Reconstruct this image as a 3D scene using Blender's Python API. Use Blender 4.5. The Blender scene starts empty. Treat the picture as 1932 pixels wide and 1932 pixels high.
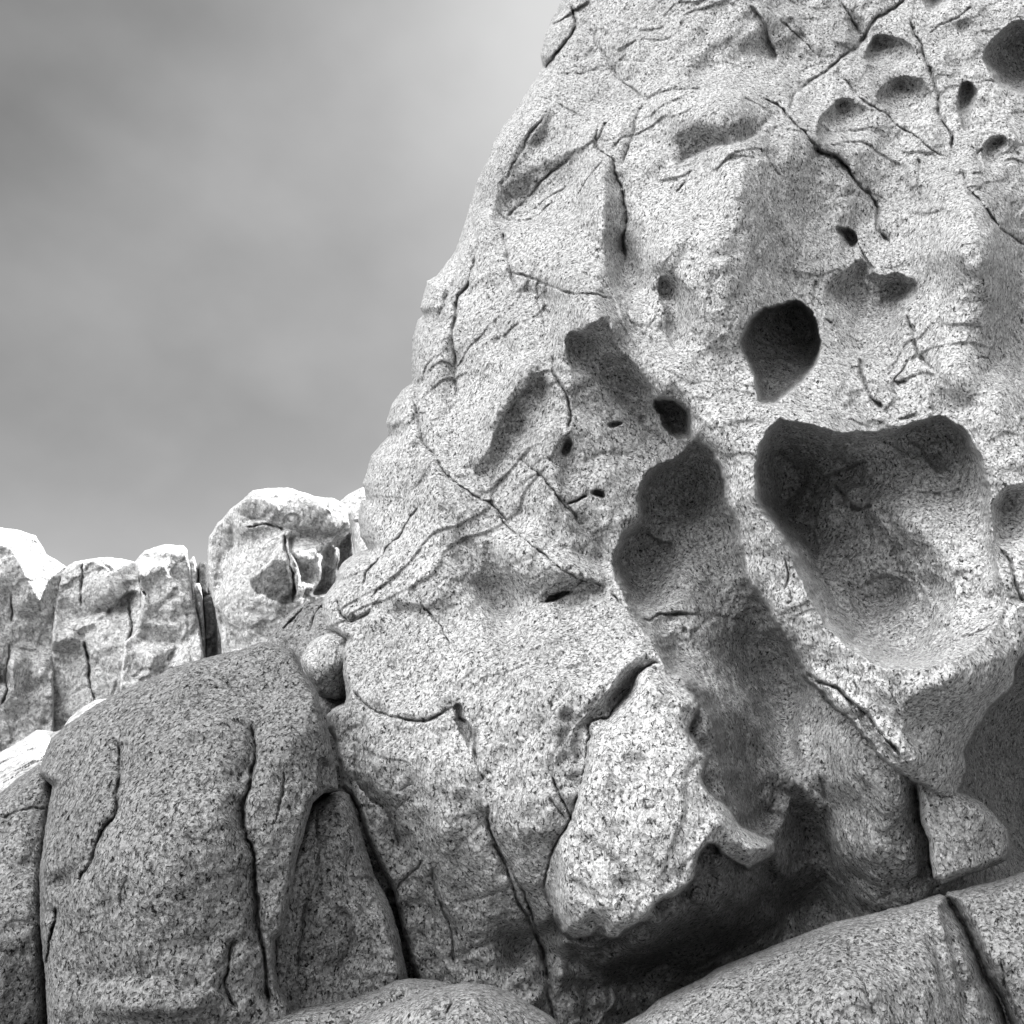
import bpy, math
import numpy as np
from mathutils import Vector

R = math.radians
scene = bpy.context.scene
col = scene.collection

# ------------------------------------------------------------------ camera
PITCH = 12.0
HALF = 28.0
CAMZ = 1.6
cam_d = bpy.data.cameras.new('camera')
cam = bpy.data.objects.new('camera', cam_d)
col.objects.link(cam)
cam.location = (0, 0, CAMZ)
cam.rotation_euler = (R(90 + PITCH), 0, 0)
cam_d.sensor_width = 36
cam_d.lens = 18 / math.tan(R(HALF))
cam_d.clip_start = 0.05
cam_d.clip_end = 4000
scene.camera = cam
scene.render.resolution_x = 1024
scene.render.resolution_y = 1024

# ------------------------------------------------------------------ sky + sun
SUN = Vector((0.64, 0.42, 0.64)).normalized()
world = bpy.data.worlds.new('World')
scene.world = world
world.use_nodes = True
wt = world.node_tree
for n in list(wt.nodes):
    wt.nodes.remove(n)
wo = wt.nodes.new('ShaderNodeOutputWorld')
bg = wt.nodes.new('ShaderNodeBackground')
sky = wt.nodes.new('ShaderNodeTexSky')
sky.sky_type = 'NISHITA'
sky.sun_disc = False
sky.sun_elevation = math.asin(SUN.z)
sky.sun_rotation = math.atan2(SUN.x, SUN.y)
sky.air_density = 1.0
sky.dust_density = 1.0
tc = wt.nodes.new('ShaderNodeTexCoord')


def wmath(op, a, b=None, c=None, clamp=False):
    n = wt.nodes.new('ShaderNodeMath')
    n.operation = op
    n.use_clamp = clamp
    for i, v in enumerate((a, b, c)):
        if v is None:
            continue
        if isinstance(v, (int, float)):
            n.inputs[i].default_value = v
        else:
            wt.links.new(v, n.inputs[i])
    return n.outputs[0]


def wdot(vec):
    n = wt.nodes.new('ShaderNodeVectorMath')
    n.operation = 'DOT_PRODUCT'
    wt.links.new(tc.outputs['Generated'], n.inputs[0])
    v = Vector(vec).normalized()
    n.inputs[1].default_value = v
    return n.outputs['Value']


bw = wt.nodes.new('ShaderNodeRGBToBW')
wt.links.new(sky.outputs[0], bw.inputs[0])
# thin high cloud, soft and stretched
mp = wt.nodes.new('ShaderNodeMapping')
mp.inputs['Scale'].default_value = (1.5, 1.3, 1.9)
mp.inputs['Rotation'].default_value = (0.3, 0.9, 0.2)
wt.links.new(tc.outputs['Generated'], mp.inputs[0])
nz = wt.nodes.new('ShaderNodeTexNoise')
nz.inputs['Scale'].default_value = 2.6
nz.inputs['Detail'].default_value = 5
nz.inputs['Roughness'].default_value = 0.45
wt.links.new(mp.outputs[0], nz.inputs['Vector'])
cl = wmath('MULTIPLY', wmath('SUBTRACT', nz.outputs['Fac'], 0.36, clamp=True), 1.0)
SKY_K = 0.047          # sky brightness
# bright lobe added to the unseen sky high behind left, lighting the cliff
LOBE_DIR = (-0.46, -0.42, 0.78)
lob = wmath('POWER', wmath('MULTIPLY_ADD', wdot(LOBE_DIR), 0.5, 0.5, clamp=True), 18.0)
lob = wmath('MULTIPLY', lob, 4.9)
# brighter air towards the sun
glo = wmath('POWER', wmath('MAXIMUM', wdot((0.14, 0.72, 0.68)), 0.0), 26.0)
glo = wmath('MULTIPLY', glo, 0.20)
s0 = wmath('MULTIPLY', bw.outputs[0], SKY_K)
s1 = wmath('ADD', s0, wmath('MULTIPLY', cl, 0.17))
s2 = wmath('ADD', s1, lob)
s3 = wmath('ADD', s2, glo)
cmb = wt.nodes.new('ShaderNodeCombineColor')
for i in range(3):
    wt.links.new(s3, cmb.inputs[i])
wt.links.new(cmb.outputs[0], bg.inputs[0])
bg.inputs[1].default_value = 1.0
wt.links.new(bg.outputs[0], wo.inputs[0])

sun_d = bpy.data.lights.new('sun', 'SUN')
sun_d.energy = 5.0
sun_d.angle = R(0.5)
sun_d.color = (1, 1, 1)
sun = bpy.data.objects.new('sun', sun_d)
col.objects.link(sun)
sun.rotation_euler = SUN.to_track_quat('Z', 'Y').to_euler()
sun.location = (0, 0, 30)

scene.view_settings.view_transform = 'Standard'
scene.view_settings.look = 'None'
scene.view_settings.gamma = 1
scene.view_settings.exposure = 1.3

# ------------------------------------------------------------------ numpy noise
_rng = np.random.RandomState(7)
_perm = np.concatenate([_rng.permutation(256)] * 3).astype(np.int32)
_g = _rng.normal(size=(256, 3))
_g /= np.linalg.norm(_g, axis=1)[:, None]
_g = _g.astype(np.float32)


def noise3(x, y, z):
    x = np.asarray(x, np.float32); y = np.asarray(y, np.float32); z = np.asarray(z, np.float32)
    x, y, z = np.broadcast_arrays(x, y, z)
    xi = np.floor(x).astype(np.int32); yi = np.floor(y).astype(np.int32); zi = np.floor(z).astype(np.int32)
    xf = x - xi; yf = y - yi; zf = z - zi
    xi &= 255; yi &= 255; zi &= 255
    u = xf * xf * xf * (xf * (xf * 6 - 15) + 10)
    v = yf * yf * yf * (yf * (yf * 6 - 15) + 10)
    w = zf * zf * zf * (zf * (zf * 6 - 15) + 10)
    out = 0
    for dx in (0, 1):
        wx = u if dx else 1 - u
        px = _perm[xi + dx]
        for dy in (0, 1):
            wy = v if dy else 1 - v
            py = _perm[px + ((yi + dy) & 255)]
            for dz in (0, 1):
                wz = w if dz else 1 - w
                g = _g[_perm[py + ((zi + dz) & 255)]]
                out = out + wx * wy * wz * (g[..., 0] * (xf - dx) + g[..., 1] * (yf - dy) + g[..., 2] * (zf - dz))
    return out * 1.5


def fbm(P, wl, oct=4, gain=0.5, seed=0.0):
    s = 0; a = 1.0; f = 1.0 / wl
    for i in range(oct):
        s = s + a * noise3(P[0] * f + seed + i * 17.3, P[1] * f + i * 5.1, P[2] * f + seed * 2)
        a *= gain; f *= 2.03
    return s


# ------------------------------------------------------------------ picture units (1932 across the view) -> rays
FOC = 966 / math.tan(R(HALF))
cp, sp = math.cos(R(PITCH)), math.sin(R(PITCH))


def world_pts(U, V, D):
    x = (U - 966) / FOC
    y = (966 - V) / FOC
    return np.stack([D * x, D * (cp - y * sp), CAMZ + D * (sp + y * cp)])


def Z(zx, zy, size, pts):
    k = size / 1932.0
    return [((zx + p[0] * k) * 0.7728, (zy + p[1] * k) * 0.7728) for p in pts]


def N(pts):
    return [(p[0] * 0.7728, p[1] * 0.7728) for p in pts]


z1 = lambda p: Z(1200, 0, 650, p)
z2 = lambda p: Z(1850, 0, 650, p)
z3 = lambda p: Z(1200, 650, 650, p)
z4 = lambda p: Z(1850, 650, 650, p)
z5 = lambda p: Z(1200, 1200, 650, p)
z6 = lambda p: Z(1850, 1200, 650, p)
z7 = lambda p: Z(1200, 1850, 650, p)
z8 = lambda p: Z(1850, 1850, 650, p)
z9 = lambda p: Z(0, 1150, 650, p)
z10 = lambda p: Z(600, 1150, 650, p)
z11 = lambda p: Z(0, 1750, 750, p)
z12 = lambda p: Z(600, 1750, 750, p)
z13 = lambda p: Z(800, 500, 500, p)


def smooth_line(pts, closed=False, n=4):
    P = np.array(pts, float)
    m = len(P)
    if m < 3:
        return P
    out = []
    rng = range(m) if closed else range(m - 1)
    for i in rng:
        if closed:
            p0, p1, p2, p3 = P[i - 1], P[i], P[(i + 1) % m], P[(i + 2) % m]
        else:
            p0 = P[max(i - 1, 0)]; p1 = P[i]; p2 = P[i + 1]; p3 = P[min(i + 2, m - 1)]
        for k in range(n):
            t = k / n
            out.append(0.5 * ((2 * p1) + (-p0 + p2) * t + (2 * p0 - 5 * p1 + 4 * p2 - p3) * t * t + (-p0 + 3 * p1 - 3 * p2 + p3) * t ** 3))
    if not closed:
        out.append(P[-1])
    return np.array(out)


def sstep(a, b, x):
    t = np.clip((x - a) / (b - a), 0, 1)
    return t * t * (3 - 2 * t)


class Relief:
    """A sheet of rock surface: depth (metres) over a fine mesh, carved by cracks, hollows and ledges."""

    def __init__(self, us, vs, warp=1.0, seed=0.0):
        self.us, self.vs = us, vs
        self.U, self.V = np.meshgrid(us, vs)
        U, V = self.U, self.V
        self.wu = warp * (6 * noise3(U / 46, V / 46, 3.3 + seed) + 2.6 * noise3(U / 15, V / 15, 9.3 + seed) + 1.3 * noise3(U / 6, V / 6, 4.1 + seed))
        self.wv = warp * (6 * noise3(U / 46, V / 46, 31.3 + seed) + 2.6 * noise3(U / 15, V / 15, 19.3 + seed) + 1.3 * noise3(U / 6, V / 6, 14.1 + seed))
        self.X = U + self.wu
        self.Y = V + self.wv
        self.EX = U + warp * (1.3 * noise3(U / 17, V / 17, 9.3 + seed) + .8 * noise3(U / 6, V / 6, 4.1 + seed))
        self.EY = V + warp * (1.3 * noise3(U / 17, V / 17, 19.3 + seed) + .8 * noise3(U / 6, V / 6, 14.1 + seed))
        self.D = np.zeros_like(U)
        self.tone = np.ones_like(U)
        self.rough = np.ones_like(U)
        self.seed = seed

    def base(self, ctrl, smooth=1e-4):
        return rbf(ctrl, self.U, self.V, smooth)

    def win(self, pts, pad):
        a = np.array(pts)
        i0 = max(np.searchsorted(self.us, a[:, 0].min() - pad) - 1, 0)
        i1 = min(np.searchsorted(self.us, a[:, 0].max() + pad) + 1, len(self.us))
        j0 = max(np.searchsorted(self.vs, a[:, 1].min() - pad) - 1, 0)
        j1 = min(np.searchsorted(self.vs, a[:, 1].max() + pad) + 1, len(self.vs))
        if i1 <= i0 or j1 <= j0:
            return None
        return (slice(j0, j1), slice(i0, i1))

    def line_dist(self, pts, s, closed=False, warp=True):
        X = (self.EX if warp == 'edge' else self.X if warp else self.U)[s]
        Y = (self.EY if warp == 'edge' else self.Y if warp else self.V)[s]
        P = np.array(pts, float)
        if closed:
            P = np.vstack([P, P[:1]])
        L = np.linalg.norm(np.diff(P, axis=0), axis=1)
        tot = L.sum(); acc = 0
        best = np.full(X.shape, 1e9); par = np.zeros(X.shape); side = np.zeros(X.shape)
        inside = np.zeros(X.shape, bool)
        for k in range(len(P) - 1):
            ax, ay = P[k]; bx, by = P[k + 1]
            dx, dy = bx - ax, by - ay
            ll = dx * dx + dy * dy + 1e-9
            t = np.clip(((X - ax) * dx + (Y - ay) * dy) / ll, 0, 1)
            ex = X - ax - t * dx; ey = Y - ay - t * dy
            d = ex * ex + ey * ey
            m = d < best
            best = np.where(m, d, best)
            par = np.where(m, (acc + t * L[k]) / tot, par)
            side = np.where(m, dx * (Y - ay) - dy * (X - ax), side)
            acc += L[k]
            if closed:
                c = ((ay > Y) != (by > Y))
                if c.any() and by != ay:
                    xi = ax + (Y - ay) * dx / (by - ay)
                    inside ^= (c & (X < xi))
        d = np.sqrt(best)
        return d, par, side, inside

    # side > 0 : to the right hand when walking along the line (image y down => clockwise side)
    def crack(self, pts, w=2.5, d=0.03, taper=0.12, bevel=0.0, bw=12):
        pts = smooth_line(pts)
        w *= .85; d *= 1.35
        s = self.win(pts, max(w * 4, bw * 4) + 14)
        if s is None: return
        dist, t, sd, _ = self.line_dist(pts, s)
        e = sstep(0, taper, t) * sstep(0, taper, 1 - t) if taper > 0 else 1.0
        var = 0.75 + 0.7 * noise3(self.U[s] / 23, self.V[s] / 23, 77 + self.seed)
        var = np.clip(var, 0.1, 1.6)
        self.D[s] += e * d * var * np.exp(-(dist / (w * (0.6 + 0.5 * var))) ** 2)
        if bevel:
            self.D[s] += e * bevel * np.exp(-dist / bw)

    def ledge(self, pts, h, w, side=1, edge=1.5, taper=0.15, lip=0.0, lw=8):
        """one side of the line drops by h and comes back over w"""
        pts = smooth_line(pts)
        s = self.win(pts, w * 4 + 10)
        if s is None: return
        dist, t, sd, _ = self.line_dist(pts, s)
        sg = np.where(sd * side > 0, dist, -dist)
        e = sstep(0, taper, t) * sstep(0, taper, 1 - t)
        # fade beyond the ends
        var = np.clip(0.85 + 0.6 * noise3(self.U[s] / 40, self.V[s] / 40, 7 + self.seed), 0.3, 1.4)
        self.D[s] += e * var * h * sstep(-edge, edge, sg) * np.exp(-np.maximum(sg, 0) / w)
        if lip:
            self.D[s] += e * lip * np.where(sg < 0, np.exp(sg / lw), 0)

    def lean(self, T, gain, sdir, per, keep=900.0):
        """T: tilt wanted at every point of a coarse square lattice (see lattice()); turned into real depth"""
        fx, fy, FX, FY, st = self.lat
        kx = np.fft.fftfreq(len(fx), st) * 2 * np.pi; ky = np.fft.fftfreq(len(fy), st) * 2 * np.pi
        KX, KY = np.meshgrid(kx, ky)
        KS = KX * sdir[0] + KY * sdir[1]; KP = -KX * sdir[1] + KY * sdir[0]
        DH = -1j * KS * np.fft.fft2(-T * gain * per) / (KS ** 2 + 0.10 * KP ** 2 + (2 * np.pi / keep) ** 2)
        DT = np.real(np.fft.ifft2(DH))
        iu = np.clip((self.U - fx[0]) / st, 0, len(fx) - 2.001); iv = np.clip((self.V - fy[0]) / st, 0, len(fy) - 2.001)
        i0 = iu.astype(int); j0 = iv.astype(int); fu = iu - i0; fv = iv - j0
        self.D += (DT[j0, i0] * (1 - fu) + DT[j0, i0 + 1] * fu) * (1 - fv) + (DT[j0 + 1, i0] * (1 - fu) + DT[j0 + 1, i0 + 1] * fu) * fv

    def lattice(self, st=2.0, pad=80):
        fx = np.arange(max(self.us[0], -120) - pad, min(self.us[-1], 2050) + pad, st)
        fy = np.arange(max(self.vs[0], -120) - pad, min(self.vs[-1], 2050) + pad, st)
        FX, FY = np.meshgrid(fx, fy)
        self.lat = (fx, fy, FX, FY, st)
        return FX, FY

    def patches(self, polys, soft=2.0, warp=3.0):
        FX, FY = self.lat[2], self.lat[3]
        wx = warp * (noise3(FX / 9, FY / 9, 2.0 + self.seed) + .8 * noise3(FX / 4, FY / 4, 3.0)); wy = warp * (noise3(FX / 9, FY / 9, 12.0 + self.seed) + .8 * noise3(FX / 4, FY / 4, 13.0))
        X, Y = FX + wx, FY + wy
        T = np.zeros_like(FX)
        for pts, v in polys:
            q = Relief.__new__(Relief)
            q.X, q.Y = X, Y
            d, _, _, ins = Relief.line_dist(q, smooth_line(pts, True, 3), (slice(0, FX.shape[0]), slice(0, FX.shape[1])), True, True)
            T += v * sstep(-soft, soft, np.where(ins, d, -d))
        return T

    def hollow(self, pts, d, rim=20, tilt=(0, 0), edge=2.0, lip=0.0, lw=10, power=1.0, smooth=True, warp=True, soft_below=None):
        """closed outline pressed in by d; rim = how far in until nearly full depth"""
        if smooth: pts = smooth_line(pts, True)
        s = self.win(pts, 40)
        if s is None: return
        dist, t, sd, ins = self.line_dist(pts, s, True, warp)
        sg = np.where(ins, dist, -dist)
        P = np.array(pts); c = P.mean(0); sz = (P.max(0) - P.min(0)) / 2
        k = 1 + tilt[0] * (self.U[s] - c[0]) / sz[0] + tilt[1] * (self.V[s] - c[1]) / sz[1]
        k = np.clip(k, 0.12, 3)
        if soft_below:
            rim = rim * (1 + soft_below[2] * sstep(soft_below[0], soft_below[1], self.V[s]))
        x = np.clip((sg + edge * 0.5) / rim, 0, None)
        prof = 1 - np.exp(-x ** power * 1.6)
        self.D[s] += d * k * prof
        if lip:
            self.D[s] += lip * np.where(sg < 0, np.exp(sg / lw), 1.0) * np.where(ins, np.exp(-sg / lw), 1)

    def bump(self, cx, cy, rx, ry, h, ang=0, p=2.0, inside=None, fade=14):
        """soft swelling (h > 0 towards the viewer)"""
        r = max(rx, ry) * 2.6
        s = self.win([(cx - r, cy - r), (cx + r, cy + r)], 0)
        if s is None: return
        a = R(ang); X = self.X[s] - cx; Y = self.Y[s] - cy
        x = (X * math.cos(a) + Y * math.sin(a)) / rx; y = (-X * math.sin(a) + Y * math.cos(a)) / ry
        q = (x * x + y * y) ** (p / 2)
        m = 1.0
        if inside is not None:
            dd, _, _, ins = self.line_dist(smooth_line(inside, True), s, True)
            m = sstep(0, fade, np.where(ins, dd, -dd))
        self.D[s] -= h * np.exp(-q) * m

    def paint(self, pts, k, soft=2.0, smooth=True):
        if smooth: pts = smooth_line(pts, True)
        s = self.win(pts, soft * 3 + 10)
        if s is None: return
        dist, t, sd, ins = self.line_dist(pts, s, True)
        sg = np.where(ins, dist, -dist)
        self.tone[s] *= 1 + (k - 1) * sstep(-soft, soft, sg)


def rbf(ctrl, U, V, smooth=1e-4):
    C = np.array(ctrl, float)
    x = C[:, 0] / 1000; y = C[:, 1] / 1000; z = C[:, 2]
    n = len(C)

    def k(r2):
        return 0.5 * r2 * np.log(r2 + 1e-9)
    r2 = (x[:, None] - x) ** 2 + (y[:, None] - y) ** 2
    A = np.zeros((n + 3, n + 3))
    A[:n, :n] = k(r2) + np.eye(n) * smooth
    A[:n, n] = 1; A[:n, n + 1] = x; A[:n, n + 2] = y
    A[n:, :n] = A[:n, n:].T
    w = np.linalg.solve(A, np.concatenate([z, [0, 0, 0]]))
    out = w[n] + w[n + 1] * U / 1000 + w[n + 2] * V / 1000
    for i in range(n):
        out = out + w[i] * k((U / 1000 - x[i]) ** 2 + (V / 1000 - y[i]) ** 2)
    return out


def axis(lo, hi, a, b, fine, coarse):
    """fine spacing between a and b, growing outside"""
    out = list(np.arange(max(lo, a), min(hi, b) + fine, fine))
    x = out[0]; st = fine
    left = []
    while x > lo:
        st = min(st * 1.15, coarse); x -= st; left.append(x)
    x = out[-1]; st = fine
    right = []
    while x < hi:
        st = min(st * 1.15, coarse); x += st; right.append(x)
    return np.array(left[::-1] + out + right)


def surface_noise(rel, D, amps, seed):
    """amps: list of (wavelength m, amplitude m, kind)"""
    P = world_pts(rel.U, rel.V, D)
    add = 0
    for i, (wl, am, kind) in enumerate(amps):
        sd = seed + i * 3.7
        if kind == 'f':
            add = add + am * noise3(P[0] / wl + sd, P[1] / wl, P[2] / wl - sd)
        elif kind == 'r':      # creases
            q = noise3(P[0] / wl + sd, P[1] / wl, P[2] / wl - sd)
            add = add + am * np.exp(-np.abs(q) * 14)
        elif kind == 'p':      # pits, drawn out along the grain of the rock
            gx = P[0] * 0.8 + P[2] * 0.6; gz = -P[0] * 0.6 + P[2] * 0.8
            q = noise3(gx / wl + sd, P[1] / wl, gz / (wl * 1.9) - sd)
            add = add + am * np.clip(q - 0.12, 0, 1) * 2.2
        elif kind == 'k':      # edges of thin flakes
            q = noise3(P[0] / wl + sd, P[1] / wl, P[2] / wl - sd) + .35 * noise3(P[0] / wl * 3.1 + sd, P[1] / wl * 3.1, P[2] / wl * 3.1)
            add = add + am * (sstep(-.025, .025, q - .08) + sstep(-.025, .025, q + .22))
        elif kind == 's':      # streaks along the grain
            gx = P[0] * 0.82 + P[2] * -0.57; gz = P[0] * 0.57 + P[2] * 0.82
            q = noise3(gx / wl + sd, P[1] / wl, gz / (wl * 4.5) - sd)
            add = add + am * q
    return add


def set_props(o, label=None, cat=None, group=None, kind=None):
    if label: o['label'] = label
    if cat: o['category'] = cat
    if group: o['group'] = group
    o['kind'] = kind or 'thing'


def sheet_mesh(name, rel, outline, mat, thick=1.5, parent=None):
    """keep the part of the sheet inside the outline, pull its border onto the outline, close it behind"""
    U, V = rel.U, rel.V
    s = (slice(0, U.shape[0]), slice(0, U.shape[1]))
    pts = np.array(outline, float)
    dist, t, sd, ins = rel.line_dist(pts, s, True, 'edge')
    # faces with any vertex inside
    q = ins[:-1, :-1] | ins[1:, :-1] | ins[:-1, 1:] | ins[1:, 1:]
    use = np.zeros(ins.shape, bool)
    use[:-1, :-1] |= q; use[1:, :-1] |= q; use[:-1, 1:] |= q; use[1:, 1:] |= q
    U2 = U.copy(); V2 = V.copy()
    bad = use & ~ins
    # project on outline (in warped space, offset is the same in plain space)
    bj, bi = np.nonzero(bad)
    X = rel.EX[bj, bi]; Y = rel.EY[bj, bi]
    best = np.full(len(X), 1e18); nx = X.copy(); ny = Y.copy()
    Q = np.vstack([pts, pts[:1]])
    for k in range(len(Q) - 1):
        ax, ay = Q[k]; dx, dy = Q[k + 1] - Q[k]
        tt = np.clip(((X - ax) * dx + (Y - ay) * dy) / (dx * dx + dy * dy + 1e-9), 0, 1)
        cx = ax + tt * dx; cy = ay + tt * dy
        d = (X - cx) ** 2 + (Y - cy) ** 2
        m = d < best
        best[m] = d[m]; nx[m] = cx[m]; ny[m] = cy[m]
    U2[bj, bi] += np.clip(nx - X, -8, 8); V2[bj, bi] += np.clip(ny - Y, -8, 8)
    P = world_pts(U2, V2, rel.D)
    idx = -np.ones(ins.shape, np.int64)
    jj, ii = np.nonzero(use)
    idx[jj, ii] = np.arange(len(jj))
    co = P[:, jj, ii].T
    fj, fi = np.nonzero(q)
    faces = np.stack([idx[fj, fi], idx[fj + 1, fi], idx[fj + 1, fi + 1], idx[fj, fi + 1]], 1)
    tone = rel.tone[jj, ii]; rough = rel.rough[jj, ii]
    # border edges
    e = np.concatenate([faces[:, [0, 1]], faces[:, [1, 2]], faces[:, [2, 3]], faces[:, [3, 0]]])
    key = np.sort(e, 1); key = key[:, 0] * 10000000 + key[:, 1]
    uq, inv, cnt = np.unique(key, return_inverse=True, return_counts=True)
    be = e[cnt[inv] == 1]
    bv = np.unique(be)
    camp = np.array([0, 0, CAMZ])
    mapv = -np.ones(len(co), np.int64)
    rings = []
    cen = co.mean(0)
    dirc = cen - camp
    dn = dirc / np.linalg.norm(dirc)
    prev = bv.copy()
    allco = [co]; n0 = len(co); quads = [faces]
    ring_prev = {}
    prevmap = np.arange(len(co))
    base = co[bv]
    fwd = np.array([0, cp, sp])
    cd = (base - camp) @ fwd
    # rings run back and draw in towards the middle
    mid = base.mean(0)
    for a, sh in ((0.12, 0.015), (0.4, 0.08), (0.8, 0.25), (1.0, 0.5)):
        rayd = (base - camp) / cd[:, None]
        newp = base + rayd * (thick * a)
        back = mid + dn * thick * a
        newp = newp * (1 - sh) + back * sh
        mp_ = prevmap.copy()
        newi = n0 + np.arange(len(bv))
        mp_new = prevmap.copy(); mp_new[bv] = newi
        f = np.stack([prevmap[be[:, 1]], prevmap[be[:, 0]], mp_new[be[:, 0]], mp_new[be[:, 1]]], 1)
        quads.append(f)
        allco.append(newp); n0 += len(bv)
        prevmap = mp_new
    allco.append((mid + dn * thick * 1.02)[None, :])
    tri = np.stack([prevmap[be[:, 1]], prevmap[be[:, 0]], np.full(len(be), n0)], 1)
    n0 += 1
    co = np.vstack(allco); quads = np.vstack(quads)
    me = bpy.data.meshes.new(name)
    me.vertices.add(len(co))
    me.vertices.foreach_set('co', co.astype(np.float32).ravel())
    nl = len(quads) * 4 + len(tri) * 3
    me.loops.add(nl)
    me.loops.foreach_set('vertex_index', np.concatenate([quads.ravel(), tri.ravel()]).astype(np.int32))
    me.polygons.add(len(quads) + len(tri))
    st = np.concatenate([np.arange(len(quads)) * 4, len(quads) * 4 + np.arange(len(tri)) * 3]).astype(np.int32)
    me.polygons.foreach_set('loop_start', st)
    me.polygons.foreach_set('use_smooth', np.ones(len(st), bool))
    me.update(calc_edges=True)
    me.validate()
    for nm, arr in (('stain', tone), ('worn', rough)):
        at = me.attributes.new(nm, 'FLOAT', 'POINT')
        full = np.ones(len(co), np.float32); full[:len(arr)] = arr
        if len(me.vertices) == len(full):
            at.data.foreach_set('value', full)
    me.materials.append(mat)
    o = bpy.data.objects.new(name, me)
    col.objects.link(o)
    if parent: o.parent = parent
    return o


def roll_edge(rel, outline, width, depth):
    s = (slice(0, rel.U.shape[0]), slice(0, rel.U.shape[1]))
    d, t, sd, ins = rel.line_dist(np.array(outline), s, True, 'edge')
    x = np.clip(1 - d / width, 0, 1)
    rel.D += np.where(ins, depth * (1 - np.sqrt(np.clip(1 - x * x, 0, 1))), depth)


# ------------------------------------------------------------------ granite
def granite(name, light=0.56, dark=0.10, grain=95.0, bump=1.0, contrast=1.0, pit=1.0):
    m = bpy.data.materials.new(name)
    m.use_nodes = True
    nt = m.node_tree
    b = nt.nodes['Principled BSDF']
    b.inputs['Roughness'].default_value = 0.93
    b.inputs['Specular IOR Level'].default_value = 0.18
    L = nt.links.new

    def math_(op, a, c=None, d=None, clamp=False):
        n = nt.nodes.new('ShaderNodeMath'); n.operation = op; n.use_clamp = clamp
        for i, v in enumerate((a, c, d)):
            if v is None: continue
            if isinstance(v, (int, float)): n.inputs[i].default_value = v
            else: L(v, n.inputs[i])
        return n.outputs[0]

    def noise(scale, detail, rough, src, dist=0.0):
        n = nt.nodes.new('ShaderNodeTexNoise')
        n.inputs['Scale'].default_value = scale
        n.inputs['Detail'].default_value = detail
        n.inputs['Roughness'].default_value = rough
        n.inputs['Distortion'].default_value = dist
        L(src, n.inputs['Vector'])
        return n.outputs['Fac']

    def ramp(v, a, c, lo=0.0, hi=1.0):
        n = nt.nodes.new('ShaderNodeMapRange')
        n.inputs['From Min'].default_value = a; n.inputs['From Max'].default_value = c
        n.inputs['To Min'].default_value = lo; n.inputs['To Max'].default_value = hi
        L(v, n.inputs['Value'])
        return n.outputs['Result']
    t = nt.nodes.new('ShaderNodeTexCoord')
    obj = t.outputs['Object']
    # stretched space along the grain of the rock
    mpn = nt.nodes.new('ShaderNodeMapping')
    mpn.inputs['Rotation'].default_value = (0, 0.62, 0)
    mpn.inputs['Scale'].default_value = (1.0, 1.0, 0.72)
    L(obj, mpn.inputs[0])
    g = mpn.outputs[0]
    vor = nt.nodes.new('ShaderNodeTexVoronoi')
    vor.inputs['Scale'].default_value = grain
    L(obj, vor.inputs['Vector'])
    vbw = nt.nodes.new('ShaderNodeRGBToBW'); L(vor.outputs['Color'], vbw.inputs[0])
    crystal = ramp(vbw.outputs[0], 0.25, 0.8, 0.62, 1.12)
    mica = noise(grain * 0.62, 2.0, 0.6, g, 0.6)
    micam = ramp(mica, 0.56, 0.66, 0.0, 1.0)          # dark flecks
    fine = noise(grain * 1.9, 1.0, 0.5, obj)
    fleck2 = ramp(fine, 0.62, 0.72, 0.0, 0.5)
    mid = noise(grain * 0.13, 4.0, 0.6, obj)
    midf = ramp(mid, 0.3, 0.7, 0.86, 1.12)
    big = noise(1.1, 5.0, 0.6, obj, 0.4)
    bigf = ramp(big, 0.3, 0.7, 0.78, 1.16)
    at = nt.nodes.new('ShaderNodeAttribute'); at.attribute_name = 'stain'
    v = math_('MULTIPLY', crystal, light)
    v = math_('MULTIPLY', v, midf)
    v = math_('MULTIPLY', v, bigf)
    fl = math_('MULTIPLY', math_('MAXIMUM', micam, fleck2), 0.85 * contrast)
    mixn = nt.nodes.new('ShaderNodeMix'); mixn.data_type = 'FLOAT'
    L(fl, mixn.inputs[0]); L(v, mixn.inputs[2]); mixn.inputs[3].default_value = dark
    v = math_('MULTIPLY', mixn.outputs[0], at.outputs['Fac'])
    v = math_('MINIMUM', v, 0.82)
    cc = nt.nodes.new('ShaderNodeCombineColor')
    for i in range(3): L(v, cc.inputs[i])
    L(cc.outputs[0], b.inputs['Base Color'])
    # relief of single crystals and weathered pits
    h1 = noise(grain * 0.55, 3.0, 0.65, g, 0.8)
    h2 = noise(grain * 0.22, 3.0, 0.6, g, 0.5)
    pitn = ramp(h1, 0.54, 0.72, 0.0, -1.0)
    hh = math_('ADD', math_('MULTIPLY', h1, 0.6), math_('MULTIPLY', h2, 0.9))
    hh = math_('ADD', hh, math_('MULTIPLY', pitn, 0.8 * pit))
    bp = nt.nodes.new('ShaderNodeBump')
    bp.inputs['Strength'].default_value = 1.0
    bp.inputs['Distance'].default_value = 0.9 / grain * bump
    L(hh, bp.inputs['Height'])
    L(bp.outputs[0], b.inputs['Normal'])
    return m


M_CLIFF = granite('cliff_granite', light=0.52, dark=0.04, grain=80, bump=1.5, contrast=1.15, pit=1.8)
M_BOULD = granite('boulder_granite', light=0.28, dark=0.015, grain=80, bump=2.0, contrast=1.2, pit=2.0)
M_NEAR = granite('near_granite', light=0.31, dark=0.02, grain=80, bump=1.7, contrast=1.15, pit=1.8)
M_FAR = granite('far_granite', light=0.58, dark=0.10, grain=36, bump=1.0, contrast=0.7)
M_FARDARK = granite('far_dark_granite', light=0.16, dark=0.06, grain=34, bump=0.8, contrast=0.7)

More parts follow.
